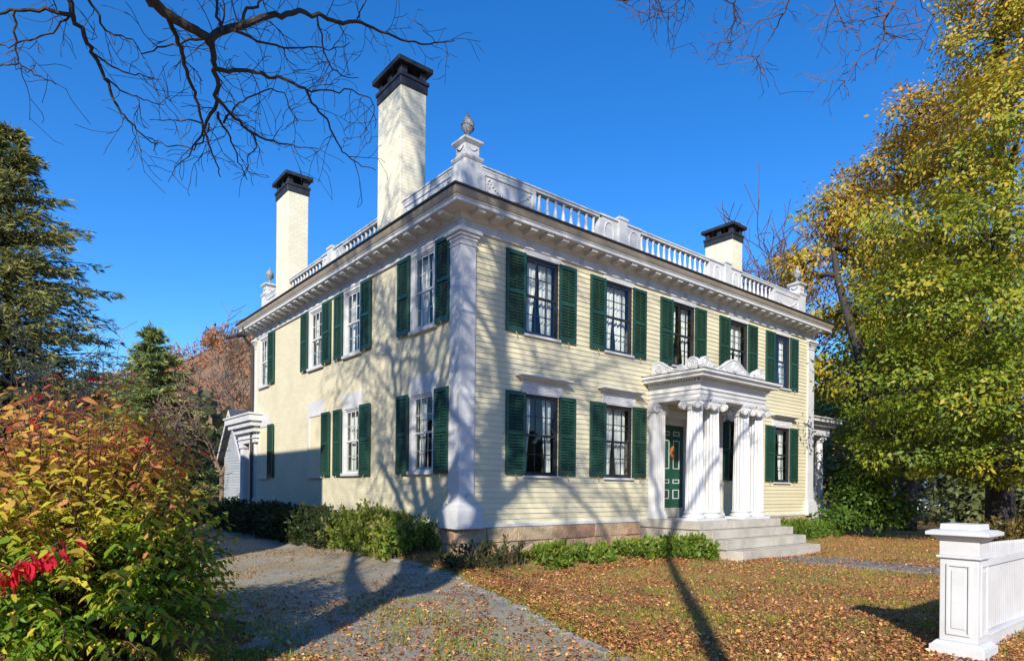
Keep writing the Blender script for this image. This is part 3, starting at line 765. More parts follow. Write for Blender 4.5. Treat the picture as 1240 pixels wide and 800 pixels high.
for u in LW[2:]:                                     # bricked-up blind windows with one shutter
    m = MB(LF); h0, h1 = .34, 1.92
    m.box(u - .5, u - .42, 0.001, .035, h0 - .05, h1 + .08); m.box(u + .42, u + .5, .001, .035, h0 - .05, h1 + .08); m.box(u - .42, u + .42, .001, .035, h1, h1 + .08); m.box(u - .52, u + .52, .001, .07, h0 - .11, h0 - .05)
    bw = m.build('blind_window', 'white_paint', house); bw['label'] = 'blind window filled with yellow board, one shutter'
    m = MB(LF); m.box(u - .419, u + .419, .001, .012, h0 - .049, h1 - .001); m.build('blank_panel', 'yellow_clapboard', bw)
    m = MB(LF); m.add([(u - .5, .016, h1 + .082), (u + .5, .016, h1 + .082), (u + .6, .016, h1 + .4), (u - .6, .016, h1 + .4), (u - .5, .001, h1 + .082), (u + .5, .001, h1 + .082), (u + .6, .001, h1 + .4), (u - .6, .001, h1 + .4)],
                      [(0, 1, 2, 3), (0, 4, 5, 1), (1, 5, 6, 2), (2, 6, 7, 3), (3, 7, 4, 0)]); m.build('lintel', 'white_paint', bw)
    put_shutter(shG, (-SO - .02, u - (LH + .37), .28 + E), RAD(-90))

# ------------------------------------------------------------------ front door and portico
PC = 6.98; HW = 1.42; PY = 1.46                      # portico centre, half width, projection
d0 = .30                                             # door recess
mb = MB(FR)
mb.box(6.00, 6.12, -d0 - .05, .05, -.70, 2.02); mb.box(7.78, 7.90, -d0 - .05, .05, -.70, 2.02)
mb.box(6.1205, 7.7795, -d0 - .05, .045, 1.84, 2.02)
mb.box(6.1205, 6.46, -d0 - .12, -d0 - .005, -.70, 1.8395); mb.box(7.42, 7.7795, -d0 - .12, -d0 - .005, -.70, 1.8395)
mb.box(6.4605, 7.4195, -d0 - .12, -d0 + .01, 1.69, 1.8395)
mb.box(6.42, 6.46, -d0 - .0045, -d0 + .03, -.44, 1.69); mb.box(7.42, 7.46, -d0 - .0045, -d0 + .03, -.44, 1.69)
for u0, u1 in ((6.19, 6.38), (7.50, 7.72)):
    for z0, z1 in ((-.55, .35), (.5, 1.7)):
        mb.box(u0, u1, -d0 - .0045, -d0 + .008, z0, z0 + .02); mb.box(u0, u1, -d0 - .0045, -d0 + .008, z1 - .02, z1)
        mb.box(u0, u0 + .02, -d0 - .0045, -d0 + .008, z0 + .0205, z1 - .0205); mb.box(u1 - .02, u1, -d0 - .0045, -d0 + .008, z0 + .0205, z1 - .0205)
mb.box(6.35, 7.55, .0455, .056, 1.875, 1.89); mb.box(6.35, 7.55, .0455, .056, 1.97, 1.985)
dframe = mb.build('door_frame', 'white_paint', house, bevel=.005)
mb = MB(FR); mb.box(6.4205, 7.4595, -d0 - .1, -d0 + .16, -.698, -.46); mb.build('door_sill', 'granite', dframe, bevel=.008)
mb = MB(FR); mb.box(6.46, 7.42, -d0 - .06, -d0 - .02, -.455, 1.69); door = mb.build('front_door', 'green_door', house)
mb = MB(FR)
def pout(mb, u0, u1, z0, z1, t=.022):
    a_, b0 = -d0 - .019, -d0 - .008
    mb.box(u0, u1, a_, b0, z0, z0 + t); mb.box(u0, u1, a_, b0, z1 - t, z1); mb.box(u0, u0 + t, a_, b0, z0 + t, z1 - t); mb.box(u1 - t, u1, a_, b0, z0 + t, z1 - t)
for u0, u1 in ((6.55, 6.82), (6.98, 7.25)):
    for z0, z1 in ((1.42, 1.53), (.55, 1.30), (.17, .28), (-.23, .01)):
        mb = MB(FR); pout(mb, u0, u1, z0, z1); mb.build('panel_moulding', 'white_paint', door)
mb = MB(FR); mb.lathe([(.012, .16), (.012, .162)], 7.36, -d0 + .03, 6); mb.tube([(6.53, -d0 - .02, .28), (6.53, -d0 + .05, .28)], [.02, .028], 10); mb.build('door_knob', 'brass', door)
mb = MB(FR)
a = np.linspace(0, 2 * np.pi, 21)
for q in range(40):
    t = rng.random() * 2 * np.pi; r = .075 + rng.normal() * .02
    c = (6.90 + r * math.cos(t) * .7, -d0 + .01 + rng.random() * .02, .96 + r * math.sin(t) * 1.25); s_ = .03
    mb.lathe([(.3 * s_, c[2] - s_), (s_, c[2]), (.3 * s_, c[2] + s_)], c[0], c[1], 6)
w = mb.build('wreath', 'wreath'); tag(w, 'small orange autumn wreath hanging on the green front door', 'wreath')

port = MB(FR)                                        # entablature, open box of beams with ceiling
def ring(mb, o, z0, z1, back=.0):
    """U of beams round the portico, outer face offset o beyond the architrave line"""
    t = .34
    mb.box(PC - HW - o, PC + HW + o, PY - t, PY + o, z0, z1)
    mb.box(PC - HW - o, PC - HW + t, .02, PY - t, z0, z1); mb.box(PC + HW - t, PC + HW + o, .02, PY - t, z0, z1)
ring(port, .0, 2.10, 2.20); ring(port, .018, 2.2005, 2.30); ring(port, .045, 2.3005, 2.325); ring(port, .0, 2.3255, 2.44)
for o, z0, z1 in ((.03, 2.4405, 2.465), (.06, 2.4655, 2.50)): ring(port, o, z0, z1)
n = 0
port.box(PC - HW - .10, PC + HW + .10, .02, PY + .10, 2.545, 2.56)
port.box(PC - HW - .24, PC + HW + .24, .02, PY + .24, 2.5605, 2.615); port.box(PC - HW - .27, PC + HW + .27, .02, PY + .27, 2.6155, 2.64); port.box(PC - HW - .30, PC + HW + .30, .02, PY + .30, 2.6405, 2.70)
port.box(PC - HW + .3, PC + HW - .3, .03, PY - .3, 2.15, 2.19)
k = -HW - .06
while k < HW + .06:                                  # dentils
    port.box(PC + k, PC + k + .04, PY + .03, PY + .09, 2.5005, 2.5445); k += .075
k = .05
while k < PY:
    port.box(PC - HW - .09, PC - HW - .03, k, k + .04, 2.5005, 2.5445); port.box(PC + HW + .03, PC + HW + .09, k, k + .04, 2.5005, 2.5445); k += .075
portico = port.build('portico', 'white_paint', house, bevel=.004)
m = MB(FR); m.box(PC - HW - .31, PC + HW + .31, .02, PY + .31, 2.7005, 2.715); m.build('portico_roof', 'gutter_metal', portico)

colb = MB(); rb = .205
zb, zt = -.70, 2.10
colb.tbox(0, 0, 0, .06, .27, .27)
colb.lathe([(.255, .0605), (.268, .09), (.255, .12), (.225, .125), (.215, .145), (.225, .165), (.240, .18), (.228, .205), (.205, .21)], 0, 0, 40)
H = zt - zb
shaft = [(rb * (1 - .17 * t ** 1.6), .2105 + (H - .2105 - .26) * t) for t in np.linspace(0, 1, 12)]
colb.lathe(shaft, 0, 0, 160, (16, .13))
rt_ = shaft[-1][0]
colb.lathe([(rt_, H - .26), (rt_ + .02, H - .25), (rt_ + .02, H - .235), (rt_, H - .23), (rt_ + .01, H - .19), (rt_ + .05, H - .13), (rt_ + .045, H - .10)], 0, 0, 32)
colb.tbox(0, 0, H - .10, H - .055, .21, .21); colb.tbox(0, 0, H - .055, H - .001, .235, .25)
for sx, sy in ((1, 1), (1, -1), (-1, 1), (-1, -1)):
    for ax in (0, 1):
        if ax == 0: c = (sx * .215, sy * .185, H - .155); e1 = (sx, 0, 0); nr_ = (0, sy, 0)
        else: c = (sx * .185, sy * .215, H - .155); e1 = (0, sy, 0); nr_ = (sx, 0, 0)
        colb.disc_spiral(c, e1, (0, 0, 1), nr_, .088, .07, 1.8, .012)
col_me = mesh_of(colb, 'column')
for x in (PC - 1.31, PC - .66, PC + .66, PC + 1.31): link('column', col_me, 'white_paint', portico, (x, -PY + .20, zb + E))
for x0, x1, s_ in ((PC - HW - .02, PC - HW + .36, -1), (PC + HW - .36, PC + HW + .02, 1)):
    m = MB(FR); m.box(x0, x1, .02, .24, -.52, 1.90)
    m.box(x0 - .05, x1 + .05, .02, .29, -.70, -.60); m.box(x0 - .025, x1 + .025, .02, .265, -.60, -.52)
    m.box(x0 - .03, x1 + .03, .02, .28, 2.0, 2.10)
    for k in range(5):
        uu = x0 + .045 + k * .07; m.box(uu, uu + .02, .24, .25, -.45, 1.8)
    for uu in (x0 - .0, x1 + .0): m.disc_spiral((uu, .25, 1.94), (1, 0, 0), (0, 0, 1), (0, 1, 0), .08, .06, 1.8, .012)
    uu = x0 if s_ < 0 else x1
    m.disc_spiral((uu, .18, 1.94), (0, 1, 0), (0, 0, 1), (1, 0, 0), .08, .06, 1.8, .012)
    m.box(x0 - .02, x1 + .02, .02, .25, 1.90, 2.0)
    m.build('wall_pilaster', 'white_paint', portico, bevel=.004)

def crest_profile(half, pts):
    return pts
def crest(fm, prof, o0, th, u_off, zb_, ros):
    m = MB(fm); n = len(prof)
    for (p, q) in zip(prof[:-1], prof[1:]):
        u0, z0 = p; u1, z1 = q
        m.add([(u0 + u_off, o0, zb_), (u1 + u_off, o0, zb_), (u1 + u_off, o0, zb_ + z1), (u0 + u_off, o0, zb_ + z0), (u0 + u_off, o0 + th, zb_), (u1 + u_off, o0 + th, zb_), (u1 + u_off, o0 + th, zb_ + z1), (u0 + u_off, o0 + th, zb_ + z0)],
              [(0, 3, 2, 1), (4, 5, 6, 7), (3, 7, 6, 2)])
    m.add([(prof[0][0] + u_off, o0, zb_), (prof[0][0] + u_off, o0 + th, zb_), (prof[0][0] + u_off, o0 + th, zb_ + prof[0][1]), (prof[0][0] + u_off, o0, zb_ + prof[0][1])], [(0, 1, 2, 3)])
    m.add([(prof[-1][0] + u_off, o0, zb_), (prof[-1][0] + u_off, o0 + th, zb_), (prof[-1][0] + u_off, o0 + th, zb_ + prof[-1][1]), (prof[-1][0] + u_off, o0, zb_ + prof[-1][1])], [(0, 1, 2, 3)])
    pts = [(u + u_off, o0 + th, zb_ + z - .02) for u, z in prof]; m.tube(pts, [.022] * len(pts), 6)
    pts = [(u + u_off, o0 + th, zb_ + max(z - .085, .02)) for u, z in prof]; m.tube(pts, [.013] * len(pts), 5)
    for (u, z, r, sg) in ros: m.disc_spiral((u + u_off, o0 + th, zb_ + z), (sg, 0, 0), (0, 0, 1), (0, 1, 0), r, .04, 2.2, .014)
    for (u, z, r, sg) in ros:
        for q in range(6):
            t = q * math.pi / 3; rr = .02
            m.lathe([(.3 * rr, zb_ + z + r * .55 * math.sin(t) - rr), (rr, zb_ + z + r * .55 * math.sin(t)), (.3 * rr, zb_ + z + r * .55 * math.sin(t) + rr)], u + u_off + r * .55 * math.cos(t), o0 + th + .02, 6)
    return m.build('cresting', 'white_paint', portico)
def lobe(u): return math.sqrt(max(0, 1 - u * u))
us = np.linspace(-1.38, 1.38, 93); prof = []
for u in us:
    z = .06
    z = max(z, .17 + .27 * (.5 + .5 * math.cos(min(abs(u) / .72, 1) * math.pi)) if abs(u) < .72 else .0)
    z = max(z, .36 * lobe((abs(u) - 1.18) / .22) if abs(abs(u) - 1.18) < .22 else 0)
    z = max(z, .20 * lobe((abs(u) - .88) / .12) if abs(abs(u) - .88) < .12 else 0)
    prof.append((float(u), z))
crest(FR, prof, PY - .10, .09, PC, 2.716, [(0, .24, .12, 1), (-1.18, .19, .12, 1), (1.18, .19, .12, -1), (-.42, .13, .075, 1), (.42, .13, .075, -1)])
us = np.linspace(.05, PY - .02, 60); prof = []
for u in us:
    z = .06
    z = max(z, .14 + .24 * math.exp(-((u - .25) / .28) ** 2))
    z = max(z, .36 * lobe((u - 1.22) / .22) if abs(u - 1.22) < .22 else 0); z = max(z, .22 * lobe((u - .90) / .12) if abs(u - .9) < .12 else 0)
    prof.append((float(u), z))
crest(lambda u, o, z: (PC - HW + .04 + .09 - o, -u, z + E), prof, .0, .09, 0, 2.716, [(1.22, .19, .12, 1), (.3, .18, .10, -1), (.62, .12, .06, 1)])
crest(lambda u, o, z: (PC + HW - .04 - .09 + o, -u, z + E), prof, .0, .09, 0, 2.716, [(1.22, .19, .12, 1), (.3, .18, .10, -1), (.62, .12, .06, 1)])

# stone steps
st = MB(FR); st.box(5.26, 8.74, .03, 1.66, -1.9, -.885); steps = st.build('stone_steps', 'granite', house, bevel=.01)
def slab(u0, u1, o0, o1, z0, z1):
    m = MB(FR); m.box(u0, u1, o0, o1, z0, z1); m.build('step', 'granite', steps, bevel=.014)
slab(5.22, 6.6, .035, 1.70, -.884, -.702); slab(6.605, 8.78, .035, 1.70, -.884, -.702)
slab(5.26, 8.80, 1.664, 2.02, -1.075, -.890); slab(5.30, 8.82, 1.664, 2.34, -1.28, -1.078); slab(5.34, 8.86, 1.664, 2.68, -1.62, -1.283)

# downspout and gutter return at the rear left corner
mb = MB(); mb.tube([(-.40, 12.2, 5.30 + E), (-.40, 12.2, 5.02 + E), (-.30, 12.2, 4.86 + E), (-.14, 12.2, 4.72 + E), (-.11, 12.2, 4.5 + E), (-.11, 12.2, -1.2 + E)], [.05] * 6, 10)
dn = mb.build('downspout', 'gutter_metal', house)
mb = MB(); mb.box(-.62, -.30, 12.1, 12.34, 5.0 + E, 5.06 + E); mb.tube([(-.40, 12.2, 5.02 + E), (-.75, 12.9, 5.03 + E)], [.05, .05], 8); mb.build('gutter_end', 'gutter_metal', dn)

# side porch (right) and rear porch (left)
mb = MB(FR)
mb.box(13.96, 16.25, -5.0, -.45, 1.95, 2.25); mb.box(13.96, 16.55, -5.2, -.15, 2.38, 2.50); mb.box(13.96, 16.4, -5.1, -.3, 2.25, 2.38); mb.box(13.96, 16.6, -5.3, -.1, 2.50, 2.54)
sp = mb.build('side_porch', 'white_paint', house, bevel=.006)
mb = MB(FR); mb.box(13.97, 16.3, -5.1, -.4, -1.25, -.70); mb.build('porch_floor', 'white_paint', sp)
cm = MB(); cm.tbox(0, 0, 0, .08, .2, .2); cm.lathe([(.16, .08), (.155, .2), (.145, 1.2), (.125, 2.4), (.17, 2.47), (.17, 2.52)], 0, 0, 20); cm.tbox(0, 0, 2.52, 2.645, .19, .19)
cme = mesh_of(cm, 'porch_column')
for q in ((15.95, .70), (15.95, 4.7)): link('porch_column', cme, 'white_paint', sp, (q[0], q[1], -.70 + E))
mb = MB(FR); mb.box(14.0, 15.76, -.74, -.66, .08, .15); mb.box(14.0, 15.76, -.73, -.67, -.6, -.54)
for i in range(20): mb.box(14.04 + i * .087, 14.075 + i * .087, -.72, -.68, -.54, .08)
mb.build('porch_railing', 'white_paint', sp)
mb = MB(FR)                                          # lattice skirt
for i in range(24): mb.box(14.0 + i * .095, 14.04 + i * .095, -.36, -.34, -1.28, -.62)
for i in range(6): mb.box(14.0, 16.28, -.338, -.32, -1.24 + i * .11, -1.20 + i * .11)
mb.build('porch_lattice', 'white_paint', sp)
pts = [(14.12, -.05, 1.75 - .01 * 0 + E)] + [(14.12 + .09 * math.sin(t * math.pi), -.05, 1.75 - 2.0 * t + E) for t in np.linspace(.05, 1, 10)]
mb = MB(); mb.tube(pts, [.012] * len(pts), 5); mb.build('cable', 'metal_grey', house)

mb = MB(LF)
mb.box(11.72, 13.75, -1.8, .10, 1.46, 1.80); mb.box(11.66, 13.85, -1.8, .14, 1.60, 1.63); mb.box(11.6, 13.95, -1.8, .22, 1.80, 1.98); mb.box(11.5, 14.15, -1.8, .34, 1.98, 2.14); mb.box(11.42, 14.3, -1.8, .42, 2.14, 2.34); mb.box(11.38, 14.36, -1.8, .46, 2.34, 2.40)
rp = mb.build('rear_porch', 'white_paint', house, bevel=.006)
cm = MB(LF); cm.box(13.25, 13.62, -.28, .06, -1.2, 1.32); cm.box(13.2, 13.67, -.33, .10, 1.32, 1.459); cm.box(13.2, 13.67, -.33, .10, -1.2, -.6)
for k in range(5): cm.box(13.285 + k * .066, 13.305 + k * .066, .0605, .07, -.55, 1.25)
cm.build('porch_column', 'white_paint', rp, bevel=.004)
cm = MB(LF); cm.box(12.36, 12.62, -.2, .06, -1.2, 1.459); cm.build('porch_pilaster', 'white_paint', rp)
cm = MB(); cm.box(3.0, 9, 13.0, 19, -1.4 + E, 1.7 + E); cm.build('ell_wall', 'yellow_clapboard', house)
cm = MB(); cm.prism([(2.8, 1.7 + E), (9.2, 1.7 + E), (6.0, 3.0 + E)], 12.9, 19.2); cm.build('ell_roof', 'slate', house)

# ------------------------------------------------------------------ other buildings
ob = thing('outbuilding', 'bluish-white gabled outbuilding, coloured grey for its shade, with slate roof behind the rear porch', 'outbuilding', (3.5, 24.8, 0))
ox, oy0, oy1 = 2.75, 22.3, 26.2
oz, oa = 3.0, 5.25
mb = MB(); oyc = (oy0 + oy1) / 2
clm = MB(lambda u, o, z: (ox - o, u, z)); clap(clm, oy0, oy1, 0, oz, [], .14, .02)
clm.add([(oy0, .003, oz), (oy1, .003, oz), (oyc, .003, oa)], [(0, 1, 2)])
clm.build('gable_wall', 'shade_grey_clapboard', ob)
mb.box(ox + .01, ox + 6, oy0, oy1, 0, oz); mb.build('wall', 'shade_grey_clapboard', ob)
mb = MB()
for sg, ye in ((-1, oy0 - .35), (1, oy1 + .35)):
    ze = oz - .35 * (oa - oz) / (oyc - oy0)
    mb.add([(ox - .35, ye, ze), (ox + 6.3, ye, ze), (ox + 6.3, oyc, oa + .02), (ox - .35, oyc, oa + .02), (ox - .35, ye, ze + .1), (ox + 6.3, ye, ze + .1), (ox + 6.3, oyc, oa + .14), (ox - .35, oyc, oa + .14)],
           [(0, 1, 2, 3), (7, 6, 5, 4), (0, 4, 5, 1), (1, 5, 6, 2), (3, 2, 6, 7), (0, 3, 7, 4)])
orf = mb.build('roof', 'slate', ob)
mb = MB()
for ye in (oy0 - .36, oy1 + .36):
    ze = oz - .36 * (oa - oz) / (oyc - oy0)
    mb.add([(ox - .38, ye, ze - .12), (ox - .38, oyc, oa - .12), (ox - .38, oyc, oa + .08), (ox - .38, ye, ze + .08), (ox - .352, ye, ze - .12), (ox - .352, oyc, oa - .12), (ox - .352, oyc, oa + .08), (ox - .352, ye, ze + .08)],
           [(0, 1, 2, 3), (7, 6, 5, 4), (0, 4, 5, 1), (1, 5, 6, 2), (2, 6, 7, 3), (3, 7, 4, 0)])
mb.build('barge_board', 'white_paint', orf)

# neighbour added unseen just outside the frame on the left so its wall shades the drive and the far end of the brick wall
nb = thing('added_neighbour_house', 'white clapboard neighbour house added left of the drive, outside the picture, to shade the brick wall', 'house', (-14, 5, 0))
NX, NY = -7.9, -.15
cl = MB(lambda u, o, z: (NX + o, u, z)); clap(cl, NY, 9.5, .3, 7.6, [], .12, .016); cl.build('clapboard_wall', 'shade_grey_clapboard', nb)
mb = MB(); mb.box(-19, NX - .005, NY, 9.5, 0, 7.6); mb.build('wall', 'shade_grey_clapboard', nb)
mb = MB()
mb.add([(-19.3, NY - .05, 7.6), (NX + .3, NY - .05, 7.6), (NX + .3, 9.8, 7.6), (-19.3, 9.8, 7.6), (-16, 4.6, 9.3), (-11.6, 4.6, 9.3)], [(0, 1, 5, 4), (1, 2, 5), (2, 3, 4, 5), (3, 0, 4), (0, 3, 2, 1)])
mb.build('roof', 'slate', nb)
for yy in (2.0, 5.5):
    for z0 in (1.4, 4.6):
        mb = MB(); mb.box(NX + .018, NX + .05, yy, yy + .95, z0, z0 + 1.6); mb.build('window', 'black_sash', nb)

bh = thing('far_house', 'pale blue-white house glimpsed between trunks under the right-hand trees', 'house', tuple(on_ground(1110, 46)))
p0 = on_ground(1090, 46); p1 = on_ground(1160, 46); dd = unit(p1 - p0); nn = np.array([dd[1], -dd[0], 0])
def obox(a_, b0, back, z0, z1):
    q = [a_, b0, b0 + back, a_ + back]; return [(v[0], v[1], z0) for v in q] + [(v[0], v[1], z1) for v in q]
bk = np.array([FWD[0], FWD[1], 0]) * 8
mb = MB(); mb.add(obox(p0, p1, bk, 0, 3.0), [(0, 3, 2, 1), (4, 5, 6, 7), (0, 1, 5, 4), (1, 2, 6, 5), (2, 3, 7, 6), (3, 0, 4, 7)]); mb.build('wall', 'blue_house', bh)
mb = MB(); q = obox(p0 - dd * .4, p1 + dd * .4, bk, 3.0, 3.001)[4:]; r0, r1 = p0 + bk / 2, p1 + bk / 2
mb.add(q + [(r0[0], r0[1], 4.6), (r1[0], r1[1], 4.6)], [(0, 1, 5, 4), (1, 2, 5), (2, 3, 4, 5), (3, 0, 4), (0, 3, 2, 1)]); mb.build('roof', 'slate', bh)
for k in range(2):
    mb = MB(); c = p0 + dd * (.8 + 1.8 * k) - np.array([FWD[0], FWD[1], 0]) * .03
    mb.add([tuple(c + np.array([0, 0, 1.0])), tuple(c + dd * .9 + np.array([0, 0, 1.0])), tuple(c + dd * .9 + np.array([0, 0, 2.5])), tuple(c + np.array([0, 0, 2.5]))], [(0, 1, 2, 3)])
    mb.build('window', 'black_sash', bh)

# ------------------------------------------------------------------ picket fence
fe = thing('picket_fence', 'white picket fence with a square panelled gatepost at the lower right', 'fence', (.16, -8.02, 0))
def fpost(cx, cy):
    m = MB(); h = .15
    m.tbox(cx, cy, -.1, .10, .215, .215); m.tbox(cx, cy, .10, .14, .205, .17); m.tbox(cx, cy, .14, .90, h, h)
    m.tbox(cx, cy, .90, .925, .175, .175); m.tbox(cx, cy, .925, 1.06, .155, .155)
    m.tbox(cx, cy, 1.06, 1.085, .165, .19); m.tbox(cx, cy, 1.085, 1.11, .20, .215); m.tbox(cx, cy, 1.11, 1.145, .245, .245); m.tbox(cx, cy, 1.145, 1.16, .235, .20); m.tbox(cx, cy, 1.16, 1.215, .155, .15)
    p = m.build('post', 'white_paint', fe, bevel=.006)
    f = MB()
    for fm in (lambda u, o, z: (cx - h - o, cy + u, z), lambda u, o, z: (cx + u, cy - h - o, z)):
        f.fm = fm; a_ = .095
        f.box(-a_, a_, .0005, .014, .20, .222); f.box(-a_, a_, .0005, .014, .828, .85); f.box(-a_, -a_ + .02, .0005, .014, .2225, .8275); f.box(a_ - .02, a_, .0005, .014, .2225, .8275)
        f.box(-a_ + .04, a_ - .04, .0005, .008, .26, .79)
    f.build('post_panel', 'white_paint', p, bevel=.003)
fpost(.15, -8.02); fpost(4.2, -8.02)
mb = MB(); mb.box(.31, 4.04, -8.06, -7.98, .84, .90); mb.build('rail', 'white_paint', fe, bevel=.004)
mb = MB(); mb.box(.31, 4.04, -8.05, -7.99, .30, .36); mb.build('rail', 'white_paint', fe, bevel=.004)
mb = MB(); mb.box(.31, 4.04, -8.12, -7.97, -.1, .14); mb.prism([(0, 0)] * 3, 0, 0) if False else None; mb.box(.31, 4.04, -8.14, -7.96, .1405, .17); mb.build('base_board', 'white_paint', fe, bevel=.006)
mb = MB(); mb.box(.31, 4.04, -8.105, -8.088, .80, .875); mb.build('face_rail', 'white_paint', fe, bevel=.004)
pk = MB(); pk.box(-.0225, .0225, -.025, 0, 0, .80); pk.add([(-.0225, -.025, .8), (.0225, -.025, .8), (.0225, 0, .8), (-.0225, 0, .8), (-.012, -.025, .835), (.012, -.025, .835), (.012, 0, .835), (-.012, 0, .835)], [(0, 1, 5, 4), (1, 2, 6, 5), (2, 3, 7, 6), (3, 0, 4, 7), (4, 5, 6, 7)])
pme = mesh_of(pk, 'picket'); i = 0; x = .36
while x < 4.02:
    o = link('picket', pme, 'white_paint', fe, (x, -8.061, .171 + .012 * math.sin(x * 2))); x += .067

# ------------------------------------------------------------------ bare trees
def jitter_path(P, amp, n):
    P = np.array(P, float); t = np.concatenate([[0], np.cumsum(np.linalg.norm(np.diff(P, axis=0), axis=1))]); q = np.linspace(0, t[-1], n)
    out = np.stack([np.interp(q, t, P[:, k]) for k in range(3)], 1)
    w = rng.normal(size=out.shape) * amp; w[0] = 0; out += w; return out
AVOID = False
def in_view(p, m=70):
    q = np.asarray(p) - CAM; z = q @ FWD
    if z < .15: return False
    a_ = CX + F_PX * (q @ RIGHT) / z; b0 = CY - F_PX * (q @ UP) / z
    return -m < a_ < 1240 + m and -m < b0 < 800 + m
def grow(mb, p, d, L, r, depth, spread=.6, up=.05, seg=6, wob=.12, ratio=.62, kids=(2, 4), gap=.25, rmin=.004):
    """one branch and its children"""
    pts = [np.array(p, float)]; d = unit(np.array(d, float))
    for i in range(seg):
        d = unit(d + rng.normal(size=3) * wob + np.array([0, 0, up])); 
        nx_ = pts[-1] + d * L / seg
        if AVOID and in_view(nx_): break
        pts.append(nx_)
    if len(pts) < 3: return
    seg = len(pts) - 1
    radii = [max(rmin, r * (1 - .72 * i / seg)) for i in range(seg + 1)]
    mb.tube(pts, radii, 8 if r > .08 else (5 if r > .02 else 3))
    if depth <= 0: return
    n = rng.integers(kids[0], kids[1] + 1)
    for k in range(n):
        t = gap + (1 - gap) * (k + rng.random()) / n; i = min(int(t * seg), seg - 1); q = pts[i] + (pts[i + 1] - pts[i]) * (t * seg - i)
        dd = unit(pts[i + 1] - pts[i]); s_ = unit(np.cross(dd, rng.normal(size=3)))
        grow(mb, q, unit(dd * (1 - spread * .5) + s_ * spread), L * ratio * (.7 + .5 * rng.random()), max(rmin, radii[i] * .62), depth - 1, spread, up, max(4, seg - 1), wob, ratio, kids, gap, rmin)

def twigs(mb, P, R, dens_, L, r0, depth=1, droop=-.02, spread=.8):
    P = np.array(P); seglen = np.linalg.norm(np.diff(P, axis=0), axis=1); tot = seglen.sum(); n = int(tot * dens_)
    cum = np.concatenate([[0], np.cumsum(seglen)])
    for k in range(n):
        q = rng.random() * tot; i = min(np.searchsorted(cum, q) - 1, len(P) - 2); i = max(i, 0)
        f = (q - cum[i]) / (seglen[i] + 1e-9); p = P[i] * (1 - f) + P[i + 1] * f
        d = unit(P[i + 1] - P[i]); s_ = unit(np.cross(d, rng.normal(size=3)))
        grow(mb, p, unit(d * .5 + s_ * spread), L * (.5 + .9 * rng.random()), r0 * (.7 + .6 * rng.random()), depth, .7, droop, 5, .22, .6, (2, 4), .15, .0032)

def traced(mb, zoom, scale, ox_, oy_, d0_, d1_, r0, r1, tw=2.2, tl=.5, amp=.011):
    Pz = [np.array(at(ox_ + a_ / scale, oy_ + b0 / scale, d0_ + (d1_ - d0_) * i / max(1, len(zoom) - 1))) for i, (a_, b0) in enumerate(zoom)]
    n = max(6, len(zoom) * 3); P = jitter_path(Pz, amp, n); R = np.linspace(r0 * .82, r1 * .7, n)
    mb.tube(P, R, 8 if r0 > .04 else 5)
    if tw: twigs(mb, P, R, tw * 1.5, tl, max(.005, r1 * .6))
    return P

def limb_between(mb, pts, r0, r1, amp=.05, n=14):
    P = jitter_path(pts, amp, n); mb.tube(P, np.linspace(r0, r1, n), 10); return P

tA = thing('bare_tree', 'big bare tree whose dark branches hang into the top left sky', 'tree', (-9.0, -7.6, 0))
tr = MB(); base = np.array([-9.0, -7.6, -.1])
fork = np.array([-8.95, -7.45, 4.0])
tr.tube([base, base + (0, 0, .25), base + (0, .02, .8), base + (.03, .06, 2.2), fork], [.48, .38, .31, .28, .27], 14)
limbs = MB()
Z1 = lambda z, *k, **q: traced(limbs, z, 2.2143, 0, 0, *k, **q)
# limbs that reach the picture
e1 = at(170, -20, 5.6); e2 = at(60, -35, 6.2); e3 = at(90, -60, 6.5)
limb_between(limbs, [fork, fork + (.25, .5, .7), (fork + e1) / 2 + (0, 0, .3), e1], .17, .075)
main = Z1([(375, -45), (410, 0), (450, 45), (500, 65), (545, 95), (565, 105)], 5.6, 6.2, .062, .055, .8, .5)
Z1([(565, 105), (600, 85), (650, 70), (700, 45), (760, 40), (800, 30), (850, 45), (900, 55), (960, 60), (1000, 75), (1060, 100), (1130, 120), (1220, 110)], 6.2, 8.2, .048, .008, 4.0, .5)
Z1([(560, 100), (570, 150), (575, 180), (585, 230), (580, 280), (560, 320), (540, 360), (515, 400)], 6.2, 6.8, .040, .012, 4.0, .5)
Z1([(450, 45), (470, 90), (490, 130), (500, 180), (515, 230), (530, 280), (545, 330), (560, 380), (580, 440), (588, 475)], 5.9, 7.0, .030, .008, 3.5, .45)
Z1([(578, 185), (640, 190), (700, 200), (760, 210), (820, 240), (850, 290), (880, 330), (900, 370), (920, 410), (960, 440), (1010, 455)], 6.4, 8.0, .028, .006, 4.0, .45)
Z1([(820, 240), (880, 240), (940, 240), (1000, 270), (1005, 350)], 7.4, 8.0, .014, .006, 4.0, .4)
Z1([(585, 265), (620, 310), (660, 345), (700, 370), (760, 385), (850, 400)], 6.6, 7.4, .022, .007, 4.0, .45)
Z1([(600, 330), (625, 290), (660, 265), (720, 240), (760, 250), (800, 330)], 6.7, 7.4, .015, .007, 3.0, .4)
Z1([(585, 300), (620, 380), (640, 430), (665, 480)], 6.7, 7.0, .016, .007, 4.0, .35)
Z1([(560, 330), (545, 380), (515, 400), (440, 390), (400, 370)], 6.7, 7.0, .013, .006, 3.0, .35)
Z1([(540, 330), (480, 325), (400, 320)], 6.8, 7.0, .012, .006, 3.0, .35)
Z1([(660, 345), (690, 380), (665, 430), (655, 470)], 7.0, 7.2, .012, .006, 3.0, .3)
Z1([(620, 80), (690, 110), (760, 130), (860, 130), (940, 120)], 6.3, 7.5, .018, .006, 4.0, .45)
